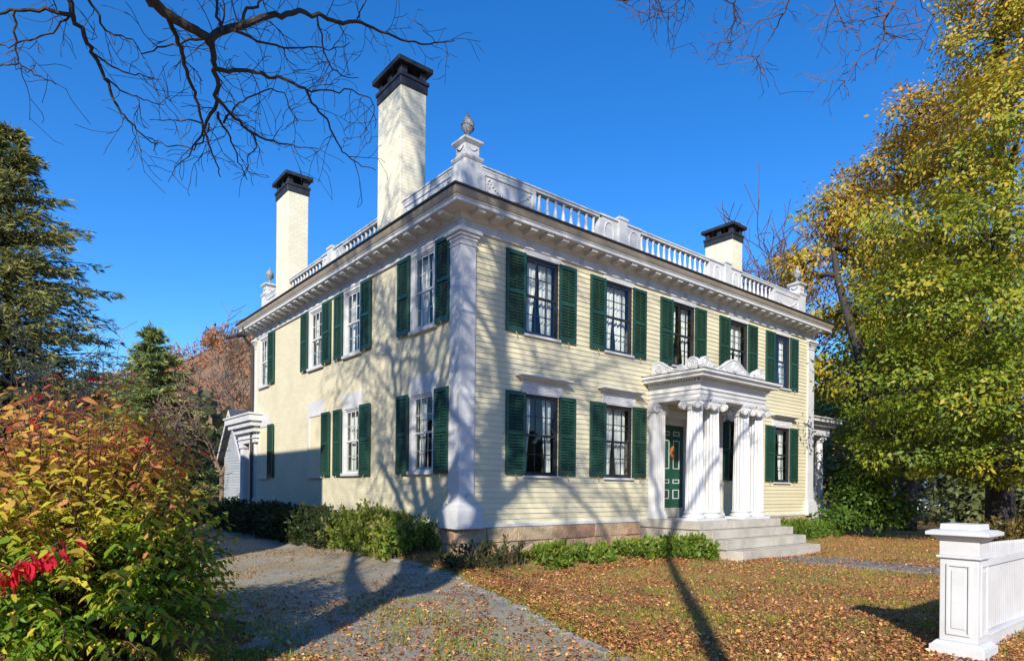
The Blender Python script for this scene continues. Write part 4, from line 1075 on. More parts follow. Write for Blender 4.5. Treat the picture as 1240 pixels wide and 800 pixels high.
Z1([(560, 100), (500, 110), (440, 125), (380, 150)], 6.2, 6.4, .018, .008, 3.5, .4)
Z1([(600, 88), (585, 50), (580, 0), (600, -40)], 6.2, 6.4, .022, .015, 2.5, .5)
Z1([(640, 72), (660, 30), (700, 0), (730, -30)], 6.3, 6.6, .022, .013, 3.0, .5)
Z1([(960, 60), (970, 20), (990, -10)], 7.4, 7.6, .012, .01, 2.0, .4)
Z1([(850, 45), (870, 150), (910, 200), (960, 210)], 6.9, 7.5, .014, .006, 3.5, .4)
limb_between(limbs, [fork, fork + (-.1, .5, 1.0), (fork + e2) / 2 + (0, 0, .4), e2], .13, .05)
Z1([(130, -80), (190, 0), (195, 40), (215, 80), (245, 130), (270, 180), (285, 230), (310, 280), (340, 320), (380, 360), (420, 390)], 6.2, 7.2, .040, .008, 3.0, .45)
Z1([(190, 40), (120, 25), (60, 25), (0, 35), (-60, 20)], 6.3, 6.0, .026, .014, 3.0, .45)
Z1([(40, 30), (40, 80), (45, 130), (50, 170), (90, 200), (150, 225)], 6.1, 6.4, .016, .007, 3.0, .4)
Z1([(245, 140), (300, 180), (360, 200), (430, 215)], 6.6, 6.9, .014, .006, 3.5, .4)
Z1([(285, 210), (330, 250), (380, 265), (440, 280)], 6.8, 7.0, .012, .006, 3.5, .35)
Z1([(190, 40), (150, 80), (90, 105), (30, 130), (-20, 120)], 6.3, 6.3, .014, .007, 3.0, .4)
Z1([(50, 170), (20, 175), (-30, 180)], 6.2, 6.2, .010, .007, 3.0, .4)
Z1([(230, -20), (260, 30), (290, 90), (360, 110), (380, 150)], 6.1, 6.4, .018, .006, 4.0, .4)
# the rest of the crown, above and behind the picture: it throws the branch shadows on the house
AVOID = True
def leader(pts, r0, r1, kids, L, depth=3):
    P = limb_between(limbs, pts, r0, r1, .05, 16)
    for k in range(kids):
        i = 4 + int(11 * (k + rng.random()) / kids); i = min(i, 14); a_ = rng.random() * 2 * math.pi
        grow(limbs, P[i], unit(np.array([math.cos(a_), math.sin(a_), .75])), L * (.7 + .6 * rng.random()), (r0 + (r1 - r0) * i / 15) * .6, depth, .62, .05, 6, .13, .66, (3, 4), .22, .009)
leader([fork, (-8.9, -7.9, 6.3), (-9.0, -8.3, 9.2), (-9.05, -8.5, 12.6), (-9.1, -8.9, 16.8)], .22, .05, 15, 3.0)
leader([fork, (-8.9, -7.0, 6.2), (-9.0, -6.4, 8.6), (-8.9, -5.9, 11.6), (-9.2, -5.6, 15.5)], .17, .045, 14, 2.8, 4)
leader([(-8.95, -8.1, 7.4), (-9.1, -9.2, 9.2), (-9.3, -10.4, 9.7), (-9.4, -11.6, 9.2)], .11, .04, 6, 1.8, 2)
leader([fork, (-8.9, -6.6, 5.6), (-8.6, -5.2, 8.0), (-8.5, -4.3, 10.5)], .14, .05, 11, 2.6, 4)
for d, L, r in (((-.5, .3, .8), 5.5, .15), ((-.2, -.6, .8), 5.0, .13)):
    grow(limbs, fork + np.array([0, 0, -.15]), d, L, r, 4, .62, .03, 8, .10, .66, (3, 4), .3, .006)
AVOID = False
tr.build('trunk', 'dark_bark', tA, smooth=True); limbs.build('crown', 'dark_bark', tA)

tB = thing('bare_tree', 'slender bare tree whose reddish twigs hang into the top right sky', 'tree', (-8.1, -11.95, 0))
tr = MB(); base = np.array([-8.1, -11.95, -.1]); forkB = base + np.array([.15, .1, 8.8])
tr.tube([base, base + (0, 0, .3), base + (.02, .02, 2), base + (.1, .05, 5.5), forkB], [.18, .13, .11, .10, .075], 12)
limbs = MB()
Z4 = lambda z, a_, b0, r0, r1, tw, tl: traced(limbs, z, 2.385, 720, 0, a_, b0, r0 * .75, r1 * .7, tw * 1.5, tl * .9, amp=.007)
for tip in ((870, -40), (560, -40), (200, -45)):
    e = at(720 + tip[0] / 2.385, tip[1] / 2.385, 7.5)
    limb_between(limbs, [forkB, forkB * .6 + e * .4 + (0, 0, .5), e], .055, .03)
Z4([(565, -40), (560, 0), (545, 40), (520, 90), (490, 140), (455, 180)], 7.5, 8.0, .018, .006, 6.5, .5)
Z4([(870, -40), (870, 0), (850, 40), (835, 60), (840, 95), (815, 140), (770, 160), (745, 200), (715, 245)], 7.5, 8.0, .026, .006, 6.0, .45)
Z4([(60, 0), (150, -5), (270, 0), (380, -20)], 7.8, 7.6, .014, .010, 6, .5)
Z4([(300, -40), (250, 0), (190, 40), (130, 70)], 7.6, 8.0, .012, .005, 6, .45)
Z4([(420, -30), (400, 10), (420, 60), (440, 100)], 7.6, 8.0, .012, .005, 6, .45)
Z4([(680, -40), (700, 20), (720, 80), (690, 150)], 7.6, 8.0, .012, .005, 5, .45)
Z4([(930, -30), (950, 20), (990, 60), (960, 80)], 7.6, 8.0, .012, .005, 5, .45)
Z4([(545, 40), (480, 60), (430, 100), (380, 130)], 7.6, 8.0, .010, .005, 5, .4)
Z4([(850, 40), (780, 60), (730, 70), (690, 60)], 7.7, 8.0, .010, .005, 5, .4)
Z4([(840, 95), (890, 110), (950, 75)], 7.7, 8.0, .010, .005, 5, .4)
AVOID = True
for d, L, r in (((.6, .2, .7), 4, .06), ((.1, .6, .8), 4, .06), ((-.6, .1, .8), 4, .06)):
    grow(limbs, forkB, d, L, r, 3, .55, .06, 7, .10, .62, (3, 4), .25, .005)
AVOID = False
tr.build('trunk', 'dark_bark', tB, smooth=True); limbs.build('crown', 'red_bark', tB)

def bare(px, depth, H, label, mat, spread=.55, r=.12, n=5, lean=(0, 0), dp=4, group=None, trunk_h=.3, ratio=.66):
    p = on_ground(px, depth); p[2] = float(terrain(p[0], p[1])) - .05
    t = thing('bare_tree', label, 'tree', tuple(p), group)
    tr = MB(); f = p + np.array([lean[0], lean[1], H * trunk_h]); tr.tube([p, p * .5 + f * .5 + rng.normal(size=3) * .03, f], [r * 1.3, r, r * .9], 8); tr.build('trunk', mat, t)
    cr = MB()
    for k in range(n):
        a_ = 2 * math.pi * (k + rng.random() * .5) / n
        grow(cr, f - np.array([0, 0, .05 * k]), (math.cos(a_) * spread, math.sin(a_) * spread, 1), H * .42, r * .6, dp, .6, .05, 6, .12, ratio, (3, 4), .25, .004 * depth / 8)
    cr.build('crown', mat, t); return t

# ------------------------------------------------------------------ leafy trees and shrubs
def conifer(px, depth, H, Rb, label, leafmat, barkmat, nl=46, per=7, tint0=.4, dense=34, droop=.35, card=.22, z0=.08, name='conifer', base=None, shape=.85):
    p = on_ground(px, depth) if base is None else np.array(base, float); p[2] = float(terrain(p[0], p[1])) - .05
    t = thing(name, label, 'tree', tuple(p))
    tr = MB(); tr.tube([p, p + (0, 0, H * .5), p + (0, 0, H * .98)], [H * .018, H * .011, .01], 10)
    Ps, Ds, Ls, Ts = [], [], [], []
    for i in range(nl):
        f = (i + rng.random()) / nl; z = H * (z0 + (.97 - z0) * f)
        for k in range(per):
            a_ = rng.random() * 2 * math.pi; L = Rb * ((1 - f) ** shape) * (.45 + .75 * rng.random()) + .15
            d = np.array([math.cos(a_), math.sin(a_), .12]); n = 7; pts = [p + np.array([0, 0, z])]
            for j in range(n):
                q = j / n; dd = unit(d + np.array([0, 0, .25 * f - droop * q])); pts.append(pts[-1] + dd * L / n)
            pts = np.array(pts)
            if L > .6: tr.tube(pts, np.linspace(.012 + L * .012, .006, n + 1), 4)
            m = int(1.9 * dense * (.25 + L / Rb)); q = rng.random(m) ** .65
            base_ = np.stack([np.interp(q * n, np.arange(n + 1), pts[:, c]) for c in range(3)], 1)
            side = np.array([-math.sin(a_), math.cos(a_), 0]); w = (rng.random(m) * 2 - 1)
            base_ += side * (w * L * .22 * (1.15 - q))[:, None] + np.array([0, 0, -1]) * (np.abs(w) * L * .05 + .04 * rng.random(m))[:, None]
            dirs = d * .7 + side * w[:, None] * .9 + np.array([0, 0, -.25]) + rng.normal(size=(m, 3)) * .28
            Ps.append(base_); Ds.append(dirs); Ls.append(card * (.6 + .8 * rng.random(m)))
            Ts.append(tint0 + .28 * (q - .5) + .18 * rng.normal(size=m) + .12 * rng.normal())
    P = np.concatenate(Ps); D = np.concatenate(Ds); L = np.concatenate(Ls); tt = np.concatenate(Ts)
    V, F4 = leaves(P, D, L, L * .095, .2, roll=np.array([0, 0, .6]) + rng.normal(size=(len(P), 3)) * .9)
    tr.build('trunk', barkmat, t); np_mesh('crown', V, F4, leafmat, tt, t)
    return t

def broad(base, H, lobes, label, leafmat, barkmat, n_cl, per, lsize, tint_fn, name='tree', trunk_r=.2, cl_r=.35, cat='tree', trunk_pts=None, shell=.5, group=None, flat=.7, wid=.30):
    """lobes: list of (centre, radii); clusters of leaves fill the outer part of each lobe"""
    p = np.array(base, float); p[2] = float(terrain(p[0], p[1])) - .05
    t = thing(name, label, cat, tuple(p), group)
    tr = MB()
    tp = trunk_pts if trunk_pts is not None else [p, p + (0, 0, H * .3), p + (.1, .1, H * .6), p + (.1, .2, H * .9)]
    tp = jitter_path(tp, .04, 10); tr.tube(tp, np.linspace(trunk_r, trunk_r * .25, 10), 10)
    vol = np.array([np.prod(r) ** .75 for c, r in lobes]); vol /= vol.sum()
    Pc = []; Nc = []
    for (c, r), v in zip(lobes, vol):
        n = max(3, int(n_cl * v)); d = unit(rng.normal(size=(n, 3))); rad = (shell + (1 - shell) * rng.random(n) ** .6)[:, None] * (1 + .10 * rng.normal(size=(n, 1)))
        q = np.array(c) + d * np.array(r) * rad; Pc.append(q); Nc.append(unit(d + np.array([0, 0, .35]) + rng.normal(size=(n, 3)) * .45))
        i0 = np.argmin(np.abs(tp[:, 2] - (c[2] - r[2] * .5))); s_ = tp[i0]
        tr.tube(jitter_path([s_, (s_ + np.array(c)) / 2 + (0, 0, -.1), c], .06, 6), np.linspace(trunk_r * .4, .03, 6), 6)
        for k in range(min(n, 9)):
            tr.tube(jitter_path([np.array(c), (np.array(c) + q[k]) / 2 + rng.normal(size=3) * .1, q[k]], .04, 5), np.linspace(.03, .008, 5), 4)
    Pc = np.concatenate(Pc); Nc = np.concatenate(Nc); n = len(Pc)
    ct = rng.normal(size=n) * .13
    k = np.repeat(np.arange(n), per); m = len(k)
    off = rng.normal(size=(m, 3)) * cl_r * np.array([1, 1, flat]); P = Pc[k] + off
    out = unit(off) + np.array([0, 0, -.35]) + rng.normal(size=(m, 3)) * .5; out -= Nc[k] * (out * Nc[k]).sum(1, keepdims=True) * .75
    L = lsize * (.6 + .8 * rng.random(m))
    V, F4 = leaves(P, out, L, L * wid, .3, roll=Nc[k] + rng.normal(size=(m, 3)) * .32)
    tt = tint_fn(P) + ct[k] + rng.normal(size=m) * .10
    tr.build('trunk' if cat == 'tree' else 'stems', barkmat, t, smooth=True); np_mesh('crown' if cat == 'tree' else 'foliage', V, F4, leafmat, tt, t)
    return t

# left conifers
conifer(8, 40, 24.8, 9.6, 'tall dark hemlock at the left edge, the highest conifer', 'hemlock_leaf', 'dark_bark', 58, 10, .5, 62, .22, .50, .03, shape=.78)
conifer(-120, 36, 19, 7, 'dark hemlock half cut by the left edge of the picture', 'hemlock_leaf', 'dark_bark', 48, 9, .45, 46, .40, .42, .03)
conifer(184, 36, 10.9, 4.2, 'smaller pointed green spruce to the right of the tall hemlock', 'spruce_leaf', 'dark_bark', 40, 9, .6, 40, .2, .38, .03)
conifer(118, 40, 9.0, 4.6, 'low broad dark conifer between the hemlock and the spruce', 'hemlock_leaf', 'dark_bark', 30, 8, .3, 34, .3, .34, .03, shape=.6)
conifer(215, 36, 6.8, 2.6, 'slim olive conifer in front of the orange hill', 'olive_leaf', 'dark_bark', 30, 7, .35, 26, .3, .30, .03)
bare(45, 16, 5.6, 'pale bare shrub-like tree in front of the tall hemlock', 'pale_bark', .9, .07, 5, dp=3, trunk_h=.35)
bare(268, 34, 7.6, 'brown bare tree left of the downspout before the orange hill', 'brown_twig', .6, .12, 4, dp=4)
bare(298, 40, 10.4, 'bare fruit tree close behind the house corner', 'grey_bark', .7, .12, 4, dp=4)
bare(222, 19, 3.4, 'low crooked bare tree left of the rear porch', 'dark_bark', 1.2, .06, 4, dp=2, trunk_h=.4)
bare(150, 30, 4.6, 'reddish bare small tree under the spruce', 'red_bark', .8, .07, 5, dp=3)
bare(945, 60, 25.0, 'tall reddish bare tree rising behind the right end of the roof', 'red_bark', .55, .3, 7, dp=4)

# right-hand trees
def lob(px, py, depth, rx, rz): return (at(px, py, depth), (rx, rx, rz))
gold = lambda z0, z1, a0, a1: (lambda P: a0 + (a1 - a0) * np.clip((P[:, 2] - z0) / (z1 - z0), 0, 1))
b1 = on_ground(1212, 20)
broad(b1, 18, [lob(1215, 40, 19, 1.6, 1.7), lob(1275, 60, 19, 2.2, 2.2), lob(1235, 150, 18, 2.0, 1.6), lob(1165, 210, 19, 1.4, 1.3), lob(1120, 285, 18.5, 1.6, 1.2), lob(1200, 285, 17.5, 1.9, 1.4), lob(1270, 300, 18, 2.2, 1.8), lob(1110, 375, 18, 1.8, 1.1), lob(1185, 385, 17, 2.0, 1.2),
               lob(1085, 470, 18, 1.6, .9), lob(1150, 490, 17, 1.9, .9), lob(1225, 480, 16.5, 2.0, 1.0), lob(1290, 440, 17, 2.2, 1.5), lob(1225, -50, 19, 1.8, 1.8), lob(1190, 552, 17.5, 1.7, .5), lob(1110, 552, 18, 1.4, .55), lob(1240, 560, 17, 1.6, .6), lob(1075, 525, 18.5, 1.2, .5)],
      'huge yellow-green tree filling the right edge behind the fence', 'gold_leaf', 'dark_bark', 1700, 40, .135, gold(3, 14, .20, .64), trunk_r=.42, cl_r=.20, shell=.72, flat=.55, wid=.25)
b2 = on_ground(1062, 26)
broad(b2, 14, [lob(1015, 262, 26, 1.4, 1.3), lob(972, 325, 26, 1.1, 1.0), lob(1045, 310, 27, 1.3, 1.3), lob(1000, 385, 27, 1.5, .9), lob(1060, 390, 26.5, 1.3, 1.1), lob(985, 450, 27.5, 1.3, .9), lob(1030, 465, 28, 1.4, .9), lob(1032, 228, 26.5, .9, .9), lob(1050, 520, 27.5, 1.7, .9)],
      'golden tree with leaning dark trunk beside the right end of the house', 'gold_leaf', 'dark_bark', 480, 34, .17, gold(4, 11, .42, .78), trunk_r=.30, cl_r=.27, shell=.35, flat=.6, wid=.25,
      trunk_pts=[b2, at(1056, 540, 24.6), at(1050, 480, 24.3), at(1036, 420, 24.2), at(1018, 360, 24.4), at(1010, 310, 25), at(1006, 265, 26)])
b3 = on_ground(1100, 25)
broad(b3, 17, [lob(1112, 140, 25, 1.1, 1.2), lob(1085, 205, 25, 1.3, 1.3), lob(1062, 270, 24.5, 1.3, 1.2), lob(1138, 205, 25, 1.6, 1.6), lob(1085, 335, 24.5, 1.6, 1.2), lob(1140, 330, 25, 2.0, 1.5), lob(1130, 430, 25, 2.0, 1.3), lob(1075, 420, 25, 1.6, 1.1), lob(1085, 510, 25, 1.7, .7), lob(1165, 130, 25, 1.2, 1.2)],
      'golden tree between the leaning-trunk tree and the right edge', 'gold_leaf', 'dark_bark', 950, 36, .165, gold(4, 14, .34, .84), trunk_r=.33, cl_r=.27, shell=.65, flat=.6, wid=.25)
b4 = on_ground(1094, 34)
broad(b4, 12, [lob(1110, 420, 36, 4, 3.5), lob(1200, 400, 36, 5, 4), lob(1060, 460, 38, 3.5, 3), lob(1250, 470, 34, 4, 3), lob(1005, 500, 40, 3, 2.5)],
      'dark green tree in shade behind the golden trees', 'spruce_leaf', 'dark_bark', 700, 26, .34, gold(3, 12, .2, .5), trunk_r=.34, cl_r=.6)
b5 = on_ground(1170, 33)
broad(b5, 12, [lob(1170, 520, 32, 3.5, 1.8), lob(1240, 545, 30, 3.0, 2.0), lob(1200, 590, 31, 2.8, 1.0), lob(1060, 545, 34, 2.6, 1.6), lob(1030, 580, 36, 2.2, 1.1), lob(1170, 612, 28, 1.6, .6), lob(1245, 600, 27, 2.2, 1.0)],
      'dark low-branched evergreen behind the gatepost', 'hemlock_leaf', 'dark_bark', 640, 28, .28, gold(1, 5, .25, .4), trunk_r=.38, cl_r=.5)
# shrubs at the right end of the house
b6 = on_ground(1040, 20.5)
broad(b6, 3.2, [lob(1046, 605, 20.5, .85, .7), lob(1058, 565, 20.5, .65, .65), lob(1022, 628, 20, .55, .35), lob(1072, 615, 20.8, .7, .6), lob(1055, 530, 20.6, .40, .45), lob(1040, 580, 20.6, .5, .55)],
      'tall loose green shrub at the right end of the house', 'shrub_leaf', 'brown_twig', 330, 30, .13, gold(.2, 3, .25, .6), name='shrub', trunk_r=.05, cl_r=.20, cat='shrub', shell=.2)
def low_shrub(x0, y0, x1, y1, hw, H, n, label, mat='yew_leaf', twig='brown_twig', tint0=.45, L=.09, name='shrub', cat='shrub', gaps=.0, bare_frac=.1, spread=.25):
    """a row of upright leafy sprigs along a line"""
    c = np.array([(x0 + x1) / 2, (y0 + y1) / 2, 0]); c[2] = float(terrain(c[0], c[1]))
    t = thing(name, label, cat, tuple(c))
    ax = np.array([x1 - x0, y1 - y0]); ln = np.linalg.norm(ax); ax = ax / ln; nx_ = np.array([-ax[1], ax[0]])
    tw = MB(); Ps, Ds, Ts, Ls = [], [], [], []
    for i in range(n):
        u = rng.random() * ln; v = rng.normal() * hw * .55; v = max(-hw, min(hw, v))
        if gaps and patch(np.array(u * 1.3), np.array(v), 1.2, x0) < -gaps: continue
        b0 = np.array([x0, y0]) + ax * u + nx_ * v; z = float(terrain(*b0))
        prof_ = math.sqrt(max(.08, 1 - (v / hw) ** 2)) * min(1, .45 + 2.2 * min(u, ln - u) / max(.6, hw * 2))
        h = H * prof_ * (.72 + .38 * rng.random()) * (1 + .12 * math.sin(u * 2.2 + x0))
        d = unit(np.array([nx_[0] * v / hw * spread * 2.2, nx_[1] * v / hw * spread * 2.2, 1]) + rng.normal(size=3) * spread)
        pts = np.array([np.array([*b0, z]) + d * h * q + np.array([d[0], d[1], 0]) * .12 * q * q for q in np.linspace(0, 1, 5)])
        if rng.random() < .45 + bare_frac: tw.tube(pts, np.linspace(.008, .003, 5), 3)
        if rng.random() < bare_frac: continue
        m = int(18 + 26 * h); q = .25 + .78 * rng.random(m) ** .8
        P = np.stack([np.interp(q * 4, np.arange(5), pts[:, k]) for k in range(3)], 1)
        Ps.append(P + rng.normal(size=(m, 3)) * .025); Ds.append(d * .55 + rng.normal(size=(m, 3)) * .75 + np.array([0, 0, .15])); Ls.append(L * (.5 + rng.random(m)))
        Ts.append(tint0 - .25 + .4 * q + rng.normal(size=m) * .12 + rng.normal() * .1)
    P = np.concatenate(Ps); D = np.concatenate(Ds); Lx = np.concatenate(Ls); tt = np.concatenate(Ts)
    V, F4 = leaves(P, D, Lx, Lx * .22, .25)
    tw.build('stems', twig, t); np_mesh('foliage', V, F4, mat, tt, t)
    return t
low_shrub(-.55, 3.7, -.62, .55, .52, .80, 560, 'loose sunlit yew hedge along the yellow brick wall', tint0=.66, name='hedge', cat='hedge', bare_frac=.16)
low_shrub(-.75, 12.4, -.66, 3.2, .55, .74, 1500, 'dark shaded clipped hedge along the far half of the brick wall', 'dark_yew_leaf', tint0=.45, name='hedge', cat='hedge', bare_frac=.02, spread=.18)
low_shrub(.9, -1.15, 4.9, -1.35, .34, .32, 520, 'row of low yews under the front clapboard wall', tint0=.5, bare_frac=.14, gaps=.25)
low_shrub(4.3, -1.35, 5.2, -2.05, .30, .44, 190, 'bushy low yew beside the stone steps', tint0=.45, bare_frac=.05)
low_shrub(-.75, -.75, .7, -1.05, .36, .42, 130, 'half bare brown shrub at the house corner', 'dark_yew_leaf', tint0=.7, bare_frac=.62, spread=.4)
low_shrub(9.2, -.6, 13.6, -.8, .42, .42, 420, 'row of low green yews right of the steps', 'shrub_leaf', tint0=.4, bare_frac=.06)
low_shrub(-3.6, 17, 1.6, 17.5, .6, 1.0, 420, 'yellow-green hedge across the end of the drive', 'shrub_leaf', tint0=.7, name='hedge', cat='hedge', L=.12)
low_shrub(14.6, -4.6, 17.4, -5.6, .6, .8, 220, 'low dry yellowing brush below the big right-hand tree', 'olive_leaf', tint0=.7, bare_frac=.3, spread=.5, L=.12)

# burning bush at the lower left
bb = np.array([-6.25, -3.4, 0.0])
t = thing('burning_bush', 'large shrub turning red, orange and yellow at the left edge', 'shrub', tuple(bb))
stm = MB(); Ps, Ds, Ls, Ts = [], [], [], []
for i in range(1500):
    a_ = rng.random() * 2 * math.pi; el = math.asin(rng.random() ** .8 * .98 + .0)
    R = np.array([1.22 * math.cos(a_) * math.cos(el), 1.70 * math.sin(a_) * math.cos(el), .25 + 2.2 * math.sin(el)])
    R *= (.62 + .42 * rng.random() ** .6)
    p0 = bb + np.array([rng.normal() * .18, rng.normal() * .2, .05])
    tip = bb + R; midp = p0 * .5 + tip * .5 + np.array([0, 0, .25 * (1 - math.sin(el))]) - np.array([R[0], R[1], 0]) * .12
    n = 8; q = np.linspace(0, 1, n)[:, None]; pts = (1 - q) ** 2 * p0 + 2 * q * (1 - q) * midp + q * q * tip
    pts[-1] += np.array([0, 0, -.05])
    if i % 2 == 0: stm.tube(pts, np.linspace(.012, .003, n), 4)
    dd = unit(pts[-1] - pts[-3]); hz = (tip[2]) / 2.3
    m = rng.integers(9, 17)
    ph = rng.random()
    red = np.clip((hz - .34) * 1.15, 0, .66) + rng.normal() * .19 + .30 * (rng.random() < .05) * (hz > .6)
    for k in range(m):
        s_ = 1 - .42 * k / m; pp = np.array([np.interp(s_ * (n - 1), np.arange(n), pts[:, c]) for c in range(3)])
        sd = unit(np.cross(dd, np.array([0, 0, 1.0]))) * (1 if k % 2 else -1)
        Ps.append(pp); Ds.append(dd * .45 + sd * .75 + np.array([0, 0, -.62]) + rng.normal(size=3) * .22); Ls.append(.085 * (.55 + .8 * rng.random()))
        Ts.append(.20 + red * .72 + rng.normal() * .10 - .22 * k / m)
# one spray of crimson leaves in front
cr0 = at(-20, 708, 4.05); cr1 = at(74, 660, 4.25)
for k in range(64):
    s_ = k / 63; pp = cr0 * (1 - s_) + cr1 * s_ + rng.normal(size=3) * .03; Ps.append(pp); Ds.append(np.array([.2, .1, -.9]) + rng.normal(size=3) * .35); Ls.append(.105 * (.8 + .4 * rng.random())); Ts.append(.95 + .05 * rng.random())
stm.tube(jitter_path([bb + (0, 0, .3), cr0 * .6 + bb * .4 + (0, 0, .4), cr0, cr1], .01, 8), np.linspace(.012, .004, 8), 5)
P = np.array(Ps); D = np.array(Ds); L = np.array(Ls)
V, F4 = leaves6(P, D, L, L * .21, .35, roll=np.array([0, 0, 1.0]) + rng.normal(size=(len(P), 3)) * .45)
stm.build('stems', 'red_bark', t); np_mesh('foliage', V, F4, 'burning_leaf', Ts, t)

# ------------------------------------------------------------------ far hills
def ridge(name, d0_, pxs, tops, depth_back, nrows):
    rows = []
    for j in range(nrows):
        f = j / (nrows - 1); row = []
        for px, ty in zip(pxs, tops):
            top = at(px, ty, d0_ + depth_back); bot = on_ground(px, d0_)
            q = bot * (1 - f) + top * f; q[2] = top[2] * (math.sin(f * math.pi / 2)) ** 1.3; row.append(q)
        rows.append(row)
    A = np.array(rows); idx = np.arange(A.shape[0] * A.shape[1]).reshape(A.shape[:2])
    Fh = np.stack([idx[:-1, :-1], idx[:-1, 1:], idx[1:, 1:], idx[1:, :-1]], -1).reshape(-1, 4)
    return A, Fh
pxs = np.linspace(-700, 1900, 60)
tops = 452 + 14 * np.sin(pxs / 130) + 22 * np.sin(pxs / 410 + .9) - 74 * np.exp(-((pxs - 300) / 120) ** 2) + 55 * np.clip((pxs - 700) / 500, 0, 1)
A, Fh = ridge('hills', 320, pxs, tops, 160, 14)
tag(np_mesh('hills', A.reshape(-1, 3), Fh, 'hill_ground'), kind='structure')
def clumps(name, base_pts, hts, per, ls, mat, tints):
    n = len(base_pts); k = np.repeat(np.arange(n), per); m = len(k)
    d = unit(rng.normal(size=(m, 3))) * (rng.random((m, 1)) ** .4); d[:, 2] = np.abs(d[:, 2]) * 1.15
    h = hts[k][:, None]; P = base_pts[k] + d * h * np.array([.42, .42, .8]) + np.array([0, 0, .15]) * h
    L = ls * (.5 + rng.random(m)) * hts[k] / hts.mean()
    V, F4 = leaves(P, unit(d) + rng.normal(size=(m, 3)) * .6, L, L * .35, .2)
    return tag(np_mesh(name, V, F4, mat, tints[k] + rng.normal(size=m) * .12), kind='stuff')
bp = []
for _ in range(1500):
    j = rng.integers(0, A.shape[0] - 1); i = rng.integers(0, A.shape[1] - 1); f, g_ = rng.random(), rng.random()
    bp.append((A[j, i] * (1 - f) + A[j + 1, i] * f) * (1 - g_) + (A[j, i + 1] * (1 - f) + A[j + 1, i + 1] * f) * g_)
bp = np.array(bp); clumps('hillside_forest', bp, 11 + 5 * rng.random(len(bp)), 120, 1.7, 'autumn_forest', .5 + .22 * rng.normal(size=len(bp)))
bp = []
for _ in range(900):
    az = rng.uniform(-math.pi, math.pi); d_ = rng.uniform(75, 165)
    if RAD(-22) < az < RAD(21): continue
    q = CAM + d_ * (math.cos(az) * FWD + math.sin(az) * RIGHT); q[2] = .5; bp.append(q)
bp = np.array(bp); clumps('background_wood', bp, 7 + 6 * rng.random(len(bp)), 90, 1.6, 'dark_forest', .45 + .25 * rng.normal(size=len(bp)))

# ------------------------------------------------------------------ fallen leaves and grass
def in_house(x, y): return (x > -.05) & (x < 14.0) & (y > -.05)
def on_steps(x, y): return (x > 5.2) & (x < 8.9) & (y > -2.7)
def drive_right(y): return np.interp(y, DR[:, 1], DR[:, 0])
def drive_left(y): return np.interp(y, DL[:, 1], DL[:, 0])
n = 280000
# denser near the camera: sample depth and picture column
d_ = 4.6 + 22 * rng.random(n) ** 1.7; px = rng.uniform(-80, 1330, n)
P = CAM[None] + d_[:, None] * FWD + ((px - CX) / F_PX * d_)[:, None] * RIGHT; x, y = P[:, 0], P[:, 1]
ond = (x < drive_right(y)) & (x > drive_left(y))
keep = ~in_house(x, y) & ~on_steps(x, y)
pt = patch(x, y, .6)
keep &= np.where(ond, rng.random(n) < np.clip(.07 + .26 * (pt > .1) + .14 * (y < -4), 0, 1), rng.random(n) < np.clip(.66 - .42 * np.clip(patch(x, y, .9, 2) * 2, 0, 1) - .25 * (patch(x, y, 2.2, 1) > .4), .10, 1))
keep &= ~((x < drive_left(y)) & (rng.random(n) < .65))
x, y = x[keep], y[keep]
m = 5200                                             # drifts against the kerb, the steps, the shrubs and the fence
yk = rng.uniform(-7.6, 2.0, m); xk = drive_right(yk) + .22 + np.abs(rng.normal(size=m)) * .22
xs = rng.uniform(.2, 5.6, m // 2); ys = -1.75 - np.abs(rng.normal(size=m // 2)) * .22
xt = rng.uniform(5.2, 9.0, m // 4); yt = -2.74 - np.abs(rng.normal(size=m // 4)) * .12
xf = rng.uniform(-.1, 4.2, m // 5); yf = -7.9 + np.abs(rng.normal(size=m // 5)) * .14
x = np.concatenate([x, xk, xs, xt, xf]); y = np.concatenate([y, yk, ys, yt, yf]); n = len(x)
z = terrain(x, y) + .028 + .012 * rng.random(n)
D = rng.normal(size=(n, 3)) * np.array([1, 1, .22]); L = .018 + .040 * rng.random(n) ** 2.4
V, F4 = leaves6(np.stack([x, y, z], 1), D, L, L * .33, .8, roll=np.array([0, 0, 1.0]) + rng.normal(size=(n, 3)) * .35)
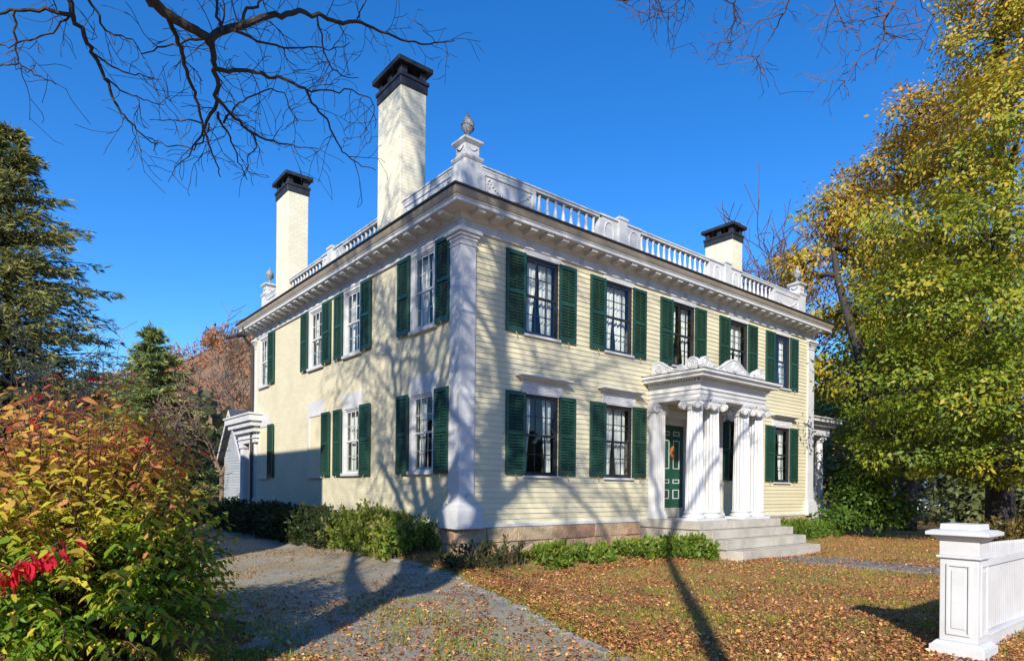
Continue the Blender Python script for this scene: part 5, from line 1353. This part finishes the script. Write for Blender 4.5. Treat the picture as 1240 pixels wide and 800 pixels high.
tt = np.clip(.36 + .27 * rng.normal(size=n) + .1 * patch(x, y, 1.3, 4), 0, .93); yl = rng.random(n) < .015; tt[yl] = .97 + .03 * rng.random(yl.sum())
tag(np_mesh('fallen_leaves', V, F4, 'litter_leaf', tt), kind='stuff')

n = 260000
d_ = 4.6 + 20 * rng.random(n) ** 1.6; px = rng.uniform(-80, 1330, n)
P = CAM[None] + d_[:, None] * FWD + ((px - CX) / F_PX * d_)[:, None] * RIGHT; x, y = P[:, 0], P[:, 1]
dr, dl = drive_right(y), drive_left(y)
edge = 1.2 * np.exp(-((x - dr - .22) / .28) ** 2) + np.exp(-((x - dl + .35) / .8) ** 2) * 1.1 + .8 * np.exp(-((x + 3.5 - .35 * (y + 5)) / .6) ** 2) * (y < -2.6)
gp = patch(x, y, .9, 2)
w_ = np.where(x > dr, .10 + .5 * (gp > .25) + .35 * (patch(x, y, 2.2, 1) > .4), 0) * .8 + edge * (patch(x, y, 1.5, 3) > -.25)
ond = (x < dr - .05) & (x > dl + .6) & (edge < .2)
keep = ~in_house(x, y) & ~on_steps(x, y) & ~ond & (rng.random(n) < np.clip(w_, 0, .9)) & ~((x > 6.35) & (x < 7.62) & (y > -8))
x, y = x[keep], y[keep]; n = len(x); z = terrain(x, y)
P = np.stack([x, y, z], 1); D = np.array([0, 0, 1.0]) + rng.normal(size=(n, 3)) * .45; L = .035 + .055 * rng.random(n)
V, F4 = leaves(P, D, L, .005, .1)
tag(np_mesh('grass', V, F4, 'grass_blade', .45 + .25 * rng.normal(size=n)), kind='stuff')

# ------------------------------------------------------------------ kinds that repeat share a group
for o in bpy.data.objects:
    l = o.get('label', '')
    if o.parent is None and o.get('category'):
        if o.name.startswith('conifer'): o['group'] = 'conifers left of the house'
        elif o.name.startswith('bare_tree') and not ('hang into' in l): o['group'] = 'bare trees behind the house'
        elif o.name.startswith('bare_tree'): o['group'] = 'bare trees hanging over the drive'
        elif o.name.startswith('tree'): o['group'] = 'leafy trees at the right'
        elif o.name.startswith('hedge'): o['group'] = 'hedges along the drive'
        elif o.name.startswith('shrub'): o['group'] = 'low shrubs round the house'
